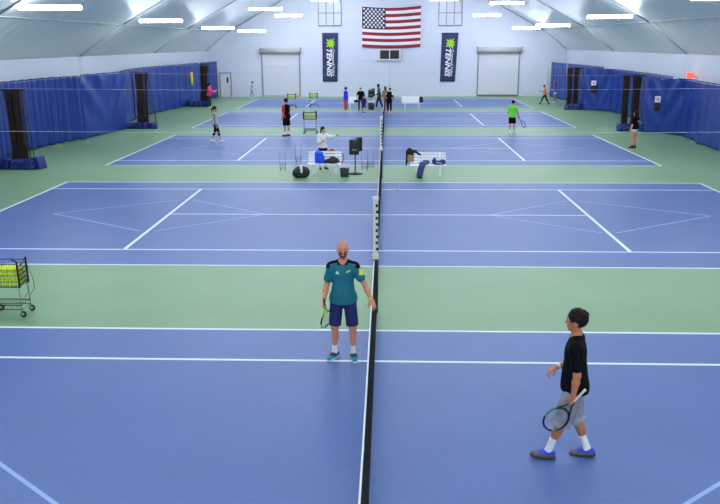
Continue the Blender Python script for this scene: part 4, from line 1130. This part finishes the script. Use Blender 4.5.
lump('hanging_bag', [('box', (0, 0, .22), (.14, .10, .24), None, .07, .04), ('ell', (.03, -.03, .16), (.15, .12, .16), None, .05)], BLACKB, at(412, 110)+V(.70, .33, .54), 'black bag hung on the right end of the distant right bench', 'bag', h=.02, parts=('bag', ('strap', [('cone', (-.08, -.03, .42), (0, -.03, .52), .02, .02), ('cone', (0, -.03, .52), (.08, -.03, .42), .02, .02)], BLACKB)))

# =================================================================== PEOPLE
cl = lambda n, c, **k: mat('cloth_'+n, c, k.pop('rough', .8), noise=k.pop('noise', .08), nscale=12, bump=.25, bscale=26, **k)
WHT = cl('white', (236, 236, 238)); BLK_ = cl('black', (13, 13, 17), spec=.12); NAVYC = cl('navy', (30, 38, 96)); GRYC = cl('grey', (150, 152, 164), noise=.22)
SOLE_W = mat('sole_white', (228, 230, 230), .5); SOLE_D = mat('sole_dark', (60, 52, 50), .6)
down = (0, 0, -1)
# -- man in teal by the near net
TEAL = cl('teal', (18, 112, 128)); YELC = cl('yellow', (214, 236, 60)); TSHOE = mat('shoe_teal', (30, 140, 160), .5); TCOL = mat('shoe_navy', (24, 34, 70), .5)
def teal_slots(q, J, P):
    x, y, z = q[:, 0], q[:, 1], q[:, 2]
    o = np.zeros(len(q))
    o[(z > .535-.26*(abs(x)-.06)) & (abs(x) > .05)] = 1
    o[(abs(x) > .185) & (z > .452)] = 1
    o[(abs(x) < .075) & (z > .49) & (y > 0) & (z > .53-.35*y)] = 1
    o[(z > .53)] = 1
    o[(x < -.235) & (z < .44) & (z > .345) & (x < -.228)] = 2
    tri = (abs(x-.075) < .030*np.clip((.425-z)/.05, 0, 1)) & (z < .425) & (z > .375) & (y > 0); o[tri] = 3
    sw = (abs(z-.415-(-(x+.085))*.35) < .009) & (abs(x+.085) < .032) & (y > 0); o[sw] = 2
    return o
gm = at(343.9, 357.8)
W = person('bald bearded man in teal shirt and navy shorts with a hand on the net', gm, 180, 2.0,
    dict(spine=(1, 0, 0), head=(4, -6), armR=((.28, -.04, -.95), (.10, .74, -.72)), armL=((-.52, .06, -.86), (-.40, .34, -.87)),
         handR=dict(palm=(-.9, .1, 0), curl=62), handL=dict(dir=(-.25, .75, -.6), palm=(-.1, -.5, -.8), curl=28),
         legR=((.08, .06, -.97), (.02, -.10, -.99), (-30, 0)), legL=((-.10, .08, -.99), (-.02, -.06, -.99), (10, 0))),
    [('shirt', [TEAL, BLK_, YELC, WHT], dict(sleeve=.62, hem=-.085, slot=teal_slots, h=.007)), ('shorts', NAVYC, dict(len=.93, flare=.03, h=.008)), ('sock', WHT, dict(len=.15, h=.006)),
     ('shoe', TSHOE, dict(collar=TCOL, sole=SOLE_W, h=.006)), ('wristband', YELC, dict(arm='L', h=.005))], 'fair', ('bald', 'beard', 'beard'), h=.0068, detail=True, hs=.98, build=.93)
hp, hR = W['handR']
racket('green and black tennis racket hanging from the bald man\'s right hand', hp, V(.0, .62, -1), V(.80, -.60, 0), [mat('racket_lime', (170, 222, 50), .4), mat('racket_black', (20, 22, 24), .4)], mat('grip_dark', (50, 54, 70), .7), 1.02, off=.16, slot=lambda t: 1 if (.30 < t < .42 or .58 < t < .72 or t < .04 or t > .9) else 0)
# -- boy in black walking left
gy = at(568.2, 457.2)
BSHOE = mat('shoe_grey', (104, 96, 98), .6, noise=.25, nscale=30); BCOL = mat('shoe_blue', (40, 66, 200), .6)
W2 = person('boy in black tee and grey shorts walking left, racket in hand', gy, 80, 1.97,
    dict(spine=(1, 0, -6), head=(-4, -1), armR=((.12, -.06, -.99), (-.38, .86, -.22)), armL=((-.10, -.10, -.99), (-.02, .10, -.99)),
         handL=dict(dir=(.0, .08, -1), palm=(.95, .2, 0), curl=58), handR=dict(dir=(-.2, .75, -.5), palm=(0, -.5, -.8), curl=35),
         legL=((.03, .26, -.97), (.02, .28, -.96), (6, 4)), legR=((-.04, -.10, -.99), (-.03, -.38, -.92), (-4, -6))),
    [('shirt', BLK_, dict(sleeve=.70, hem=-.09, e=.010, h=.007)), ('shorts', GRYC, dict(len=1.10, flare=.058, e=.018, h=.008)), ('sock', WHT, dict(len=.20, h=.006)),
     ('shoe', BSHOE, dict(collar=BCOL, sole=SOLE_D, h=.006)), ('wristband', WHT, dict(arm='R', h=.005))], 'tan', ('short', 'dark'), h=.0068, detail=True)
hp, hR = W2['handL']
racket('black and white tennis racket in the left hand of the boy in black', hp+V(.0, -.03, 0), V(-.58, .10, -.80), V(.03, -1, .12), [mat('racket_black', (20, 22, 24), .4), mat('racket_green', (84, 130, 86), .4)], mat('grip_cream', (226, 222, 190), .7), 1.02, off=.235, slot=lambda t: 1 if .62 < t < .8 or .05 < t < .12 else 0)

stand_ = lambda w=.08: dict(legR=((w, .02, -1), (.0, -.04, -1), (-14, 0)), legL=((-w, .02, -1), (0, -.04, -1), (14, 0)))
hang = dict(armR=((.2, 0, -.98), (.08, .12, -.99)), armL=((-.2, 0, -.98), (-.08, .12, -.99)))
SHW = mat('shoe_white', (232, 232, 234), .5); SHD = mat('shoe_black', (30, 32, 40), .5); SHY = mat('shoe_lime', (196, 226, 90), .5); SHP = mat('shoe_pink', (232, 120, 140), .5)
MID = .0125
# -- girl in white behind the left bench
person('girl in white top and black shorts pointing right behind the left bench', at(323, 169.5)+V(0, .12, 0), -155, 1.74,
    dict(spine=(0, 0, 0), head=(10, 6), armL=((-.40, .88, -.14), (-.50, .84, .26)), armR=((.22, .10, -.96), (-.35, .80, .25)), **stand_(.06)),
    [('shirt', WHT, dict(sleeve=1.95, hem=-.06)), ('shorts', BLK_, dict(len=.35)), ('sock', WHT, dict(len=.1)), ('shoe', SHD)], 'light', ('long', 'dark'), h=MID)
# -- woman walking right on the third court
person('woman in pale blue tank top and black capri leggings walking right', at(216.5, 142), -84, 1.86,
    dict(spine=(-2, 0, 0), head=(0, 8), armR=((.16, .06, -.98), (-.05, .22, -.97)), armL=((-.16, -.12, -.98), (.02, .25, -.97)), legR=((.02, .34, -.94), (0, .20, -.98), (-5, 6)), legL=((-.02, -.14, -.99), (0, -.40, -.92), (5, -12))),
    [('shirt', cl('pale_blue', (150, 196, 214)), dict(sleeve=0, hem=-.06, e=.010)), ('leggings', BLK_, dict(len=1.45, flare=.0, e=.008)), ('shoe', SHW)], 'tan', ('ponytail', 'dark'), h=MID, build=1.08)
# -- man in red
REDC = cl('red', (232, 28, 40))
person('man in red and black shirt and black shorts, standing on the third court', at(287, 136.3), 55, 2.08,
    dict(spine=(0, 0, 0), head=(0, 4), armR=((.12, .05, -.98), (-.1, .40, -.9)), armL=((-.16, .04, -.98), (.05, .3, -.95)), **stand_(.09)),
    [('shirt', [REDC, BLK_], dict(sleeve=.75, hem=-.08, slot=lambda q, J, P: (q[:, 1] < -.015) & (abs(q[:, 0]) < .175))), ('shorts', BLK_, dict(len=.95, flare=.03)), ('sock', WHT, dict(len=.18)), ('shoe', SHD)], 'light', ('short', 'dark'), h=MID)
# -- man in green with a racket
LIMC = cl('lime', (112, 232, 60))
W3 = person('man in lime green shirt seen from behind with racket lowered', at(511.5, 134.3), -24, 1.88,
    dict(spine=(4, 0, 0), head=(-8, 6), armR=((.34, .12, -.93), (.2, .35, -.9)), armL=((-.2, .1, -.97), (.1, .6, -.8)), handR=dict(curl=60), legR=((.06, .05, -1), (0, -.05, -1), (-10, 0)), legL=((-.02, .10, -.99), (0, -.30, -.95), (8, -12))),
    [('shirt', LIMC, dict(sleeve=.7, hem=-.08)), ('shorts', BLK_, dict(len=.85, flare=.03)), ('sock', WHT, dict(len=.16)), ('shoe', SHW)], 'light', ('short', 'dark'), h=MID)
racket('dark racket lowered to the right by the man in green', W3['handR'][0], V(.62, .1, -.78), V(.6, -.7, .4), mat('racket_black', (20, 22, 24), .4), mat('grip_dark', (50, 54, 70), .7), 1.1, off=.1)
# -- girl on the right in black tee and white shorts
person('girl in black tee and white shorts standing near the right divider net', at(633, 148), 38, 1.80,
    dict(spine=(0, 0, 0), head=(10, 0), armR=((.2, .1, -.97), (-.3, .75, -.5)), armL=((-.22, .02, -.97), (-.05, .15, -.98)), **stand_(.04)),
    [('shirt', [BLK_, WHT], dict(sleeve=.7, hem=-.05, slot=lambda q, J, P: (abs(q[:, 0]-.06) < .05) & (abs(q[:, 2]-.33) < .035) & (q[:, 1] < 0))), ('shorts', WHT, dict(len=.32)), ('sock', cl('dark_sock', (60, 60, 70)), dict(len=.1)), ('shoe', SHD)], 'light', ('long', 'dark'), h=MID, build=.95)
FAR = .017
PINK = cl('pink', (236, 54, 110))
person('distant person in pink top and dark trousers by the left divider net', at(209.5, 107.6)+V(.1, -.35, 0), -95, 1.95,
    dict(spine=(6, 0, 0), head=(0, 6), armR=((.1, .5, -.85), (-.1, .95, .1)), armL=((-.1, .6, -.8), (.1, .95, .2)), **stand_(.08)),
    [('shirt', PINK, dict(sleeve=1.9, hem=-.06)), ('trousers', cl('charcoal', (40, 38, 52)), dict(len=1.92, flare=.012)), ('shoe', SHY)], 'light', ('ponytail', 'dark'), h=FAR)
person('distant child in pale grey walking by the left roller door', at(253, 97.8)+V(0, -.4, 0), -60, 1.55,
    dict(spine=(6, 0, 0), head=(0, 6), armR=((.2, .2, -.95), (-.1, .7, -.6)), armL=((-.2, -.1, -.97), (0, .5, -.8)), legR=((.05, .25, -.97), (0, -.05, -1), (0, 0)), legL=((-.05, -.12, -.99), (0, -.3, -.95), (0, -6))),
    [('shirt', cl('pale_grey', (196, 194, 204)), dict(sleeve=1.9, hem=-.08)), ('trousers', cl('mid_grey', (176, 172, 184)), dict(len=1.8, flare=.012)), ('shoe', SHW)], 'light', ('short', 'brown'), h=FAR, hs=1.15)
W4 = person('distant runner in orange top and black leggings at the right', at(544.5, 104.4), 84, 1.62,
    dict(spine=(8, 0, 0), head=(0, 4), armR=((.2, .4, -.9), (-.1, .9, .2)), armL=((-.2, -.3, -.9), (0, .7, -.5)), legR=((.05, .50, -.86), (0, .30, -.95), (0, 8)), legL=((-.05, -.30, -.95), (0, -.55, -.83), (0, -20))),
    [('shirt', cl('orange', (240, 130, 84)), dict(sleeve=.3, hem=-.06)), ('leggings', BLK_, dict(len=1.9, flare=.0, e=.010)), ('shoe', SHD)], 'tan', ('short', 'dark'), h=FAR)
person('distant red haired player in blue top and white shorts at the right', at(554.5, 103.2), 60, 1.78,
    dict(spine=(3, 0, 0), head=(0, 6), armR=((.2, .2, -.95), (-.2, .8, .1)), armL=((-.2, .2, -.95), (.1, .8, -.1)), **stand_(.10)),
    [('shirt', cl('sky_blue', (44, 130, 206)), dict(sleeve=.7, hem=-.06)), ('shorts', WHT, dict(len=.4)), ('sock', WHT, dict(len=.12)), ('shoe', SHW)], 'tan', ('long', 'red'), h=FAR)
person('distant player in royal blue shirt and red trousers by the far bench', at(346, 112.4), -60, 1.86,
    dict(spine=(0, 0, 0), head=(0, 2), **hang, **stand_(.05)),
    [('shirt', cl('royal', (44, 66, 226)), dict(sleeve=1.9, hem=-.08)), ('trousers', cl('coral', (226, 84, 84)), dict(len=1.7, flare=.02)), ('sock', cl('lime_sock', (206, 200, 80)), dict(len=.14)), ('shoe', SHW)], 'light', ('short', 'dark'), h=FAR)
person('distant grey haired adult in black shirt behind the small child in navy', at(360.8, 110.3)+V(0, -.15, 0), 178, 1.74,
    dict(spine=(2, 0, 0), head=(0, 10), armR=((.42, .1, -.9), (-.15, .5, -.85)), armL=((-.42, .1, -.9), (.15, .5, -.85)), **stand_(.10)),
    [('shirt', BLK_, dict(sleeve=.7, hem=-.08)), ('trousers', cl('dark_grey', (56, 54, 70)), dict(len=1.9, flare=.015)), ('shoe', SHD)], 'light', ('short', 'grey'), h=FAR, build=1.05)
person('small distant child in navy top standing in front of the adult in black', at(364, 113.0), 150, 1.30,
    dict(spine=(4, 0, 0), head=(0, 10), **hang, **stand_(.09)),
    [('shirt', NAVYC, dict(sleeve=1.6, hem=-.12)), ('shorts', NAVYC, dict(len=.9)), ('sock', cl('lime_sock', (206, 200, 80)), dict(len=.2)), ('shoe', SHD)], 'light', ('short', 'dark'), h=FAR, hs=1.2)
person('distant tall player in dark grey walking left near the far net', at(379.2, 109.0), 95, 1.94,
    dict(spine=(4, 0, 0), head=(0, 6), armR=((.15, -.2, -.96), (0, .3, -.95)), armL=((-.15, .3, -.94), (0, .8, -.5)), legR=((.05, .32, -.95), (0, .16, -.98), (0, 4)), legL=((-.05, -.22, -.97), (0, -.42, -.9), (0, -12))),
    [('shirt', cl('slate', (66, 72, 78)), dict(sleeve=.7, hem=-.08)), ('trousers', cl('dark_track', (40, 42, 54)), dict(len=1.9, flare=.012)), ('shoe', SHW)], 'dark', ('short', 'dark'), h=FAR)
person('distant player in black with white shoulder marks and pink shoes at the far net', at(389.3, 113.3)+V(0, 0, 0), -20, 1.84,
    dict(spine=(6, 0, 0), head=(0, 14), armR=((.3, .1, -.95), (-.2, .6, -.7)), armL=((-.3, .1, -.95), (.2, .6, -.7)), **stand_(.05)),
    [('shirt', [BLK_, WHT], dict(sleeve=.75, hem=-.1, slot=lambda q, J, P: (abs(q[:, 0]) > .20) & (q[:, 2] > .33))), ('trousers', BLK_, dict(len=1.75, flare=.014)), ('shoe', SHP)], 'light', ('short', 'brown'), h=FAR)
person('distant player with brown hair in tan top and brown shorts beside the far net', at(385.4, 110.4)+V(0, .0, 0), 20, 1.80,
    dict(spine=(4, 0, 0), head=(0, 10), armR=((.2, .1, -.97), (-.2, .6, -.7)), armL=((-.2, .1, -.95), (.1, .5, -.8)), **stand_(.04)),
    [('shirt', cl('tan', (172, 126, 96)), dict(sleeve=1.5, hem=-.1)), ('shorts', cl('brown', (130, 82, 66)), dict(len=.8)), ('sock', WHT, dict(len=.1)), ('shoe', SHP)], 'tan', ('long', 'brown'), h=FAR, build=.95)

# -------------------------------------------------------- world and exposure
w = bpy.data.worlds.new('World'); SC.world = w; w.use_nodes = True
w.node_tree.nodes['Background'].inputs['Color'].default_value = (.80, .88, 1.0, 1); w.node_tree.nodes['Background'].inputs['Strength'].default_value = .8
vs_ = SC.view_settings; vs_.view_transform = 'Standard'; vs_.look = 'None'; vs_.gamma = 1; vs_.exposure = 0.85
vs_.use_curve_mapping = False
SC.cycles.use_denoising = True
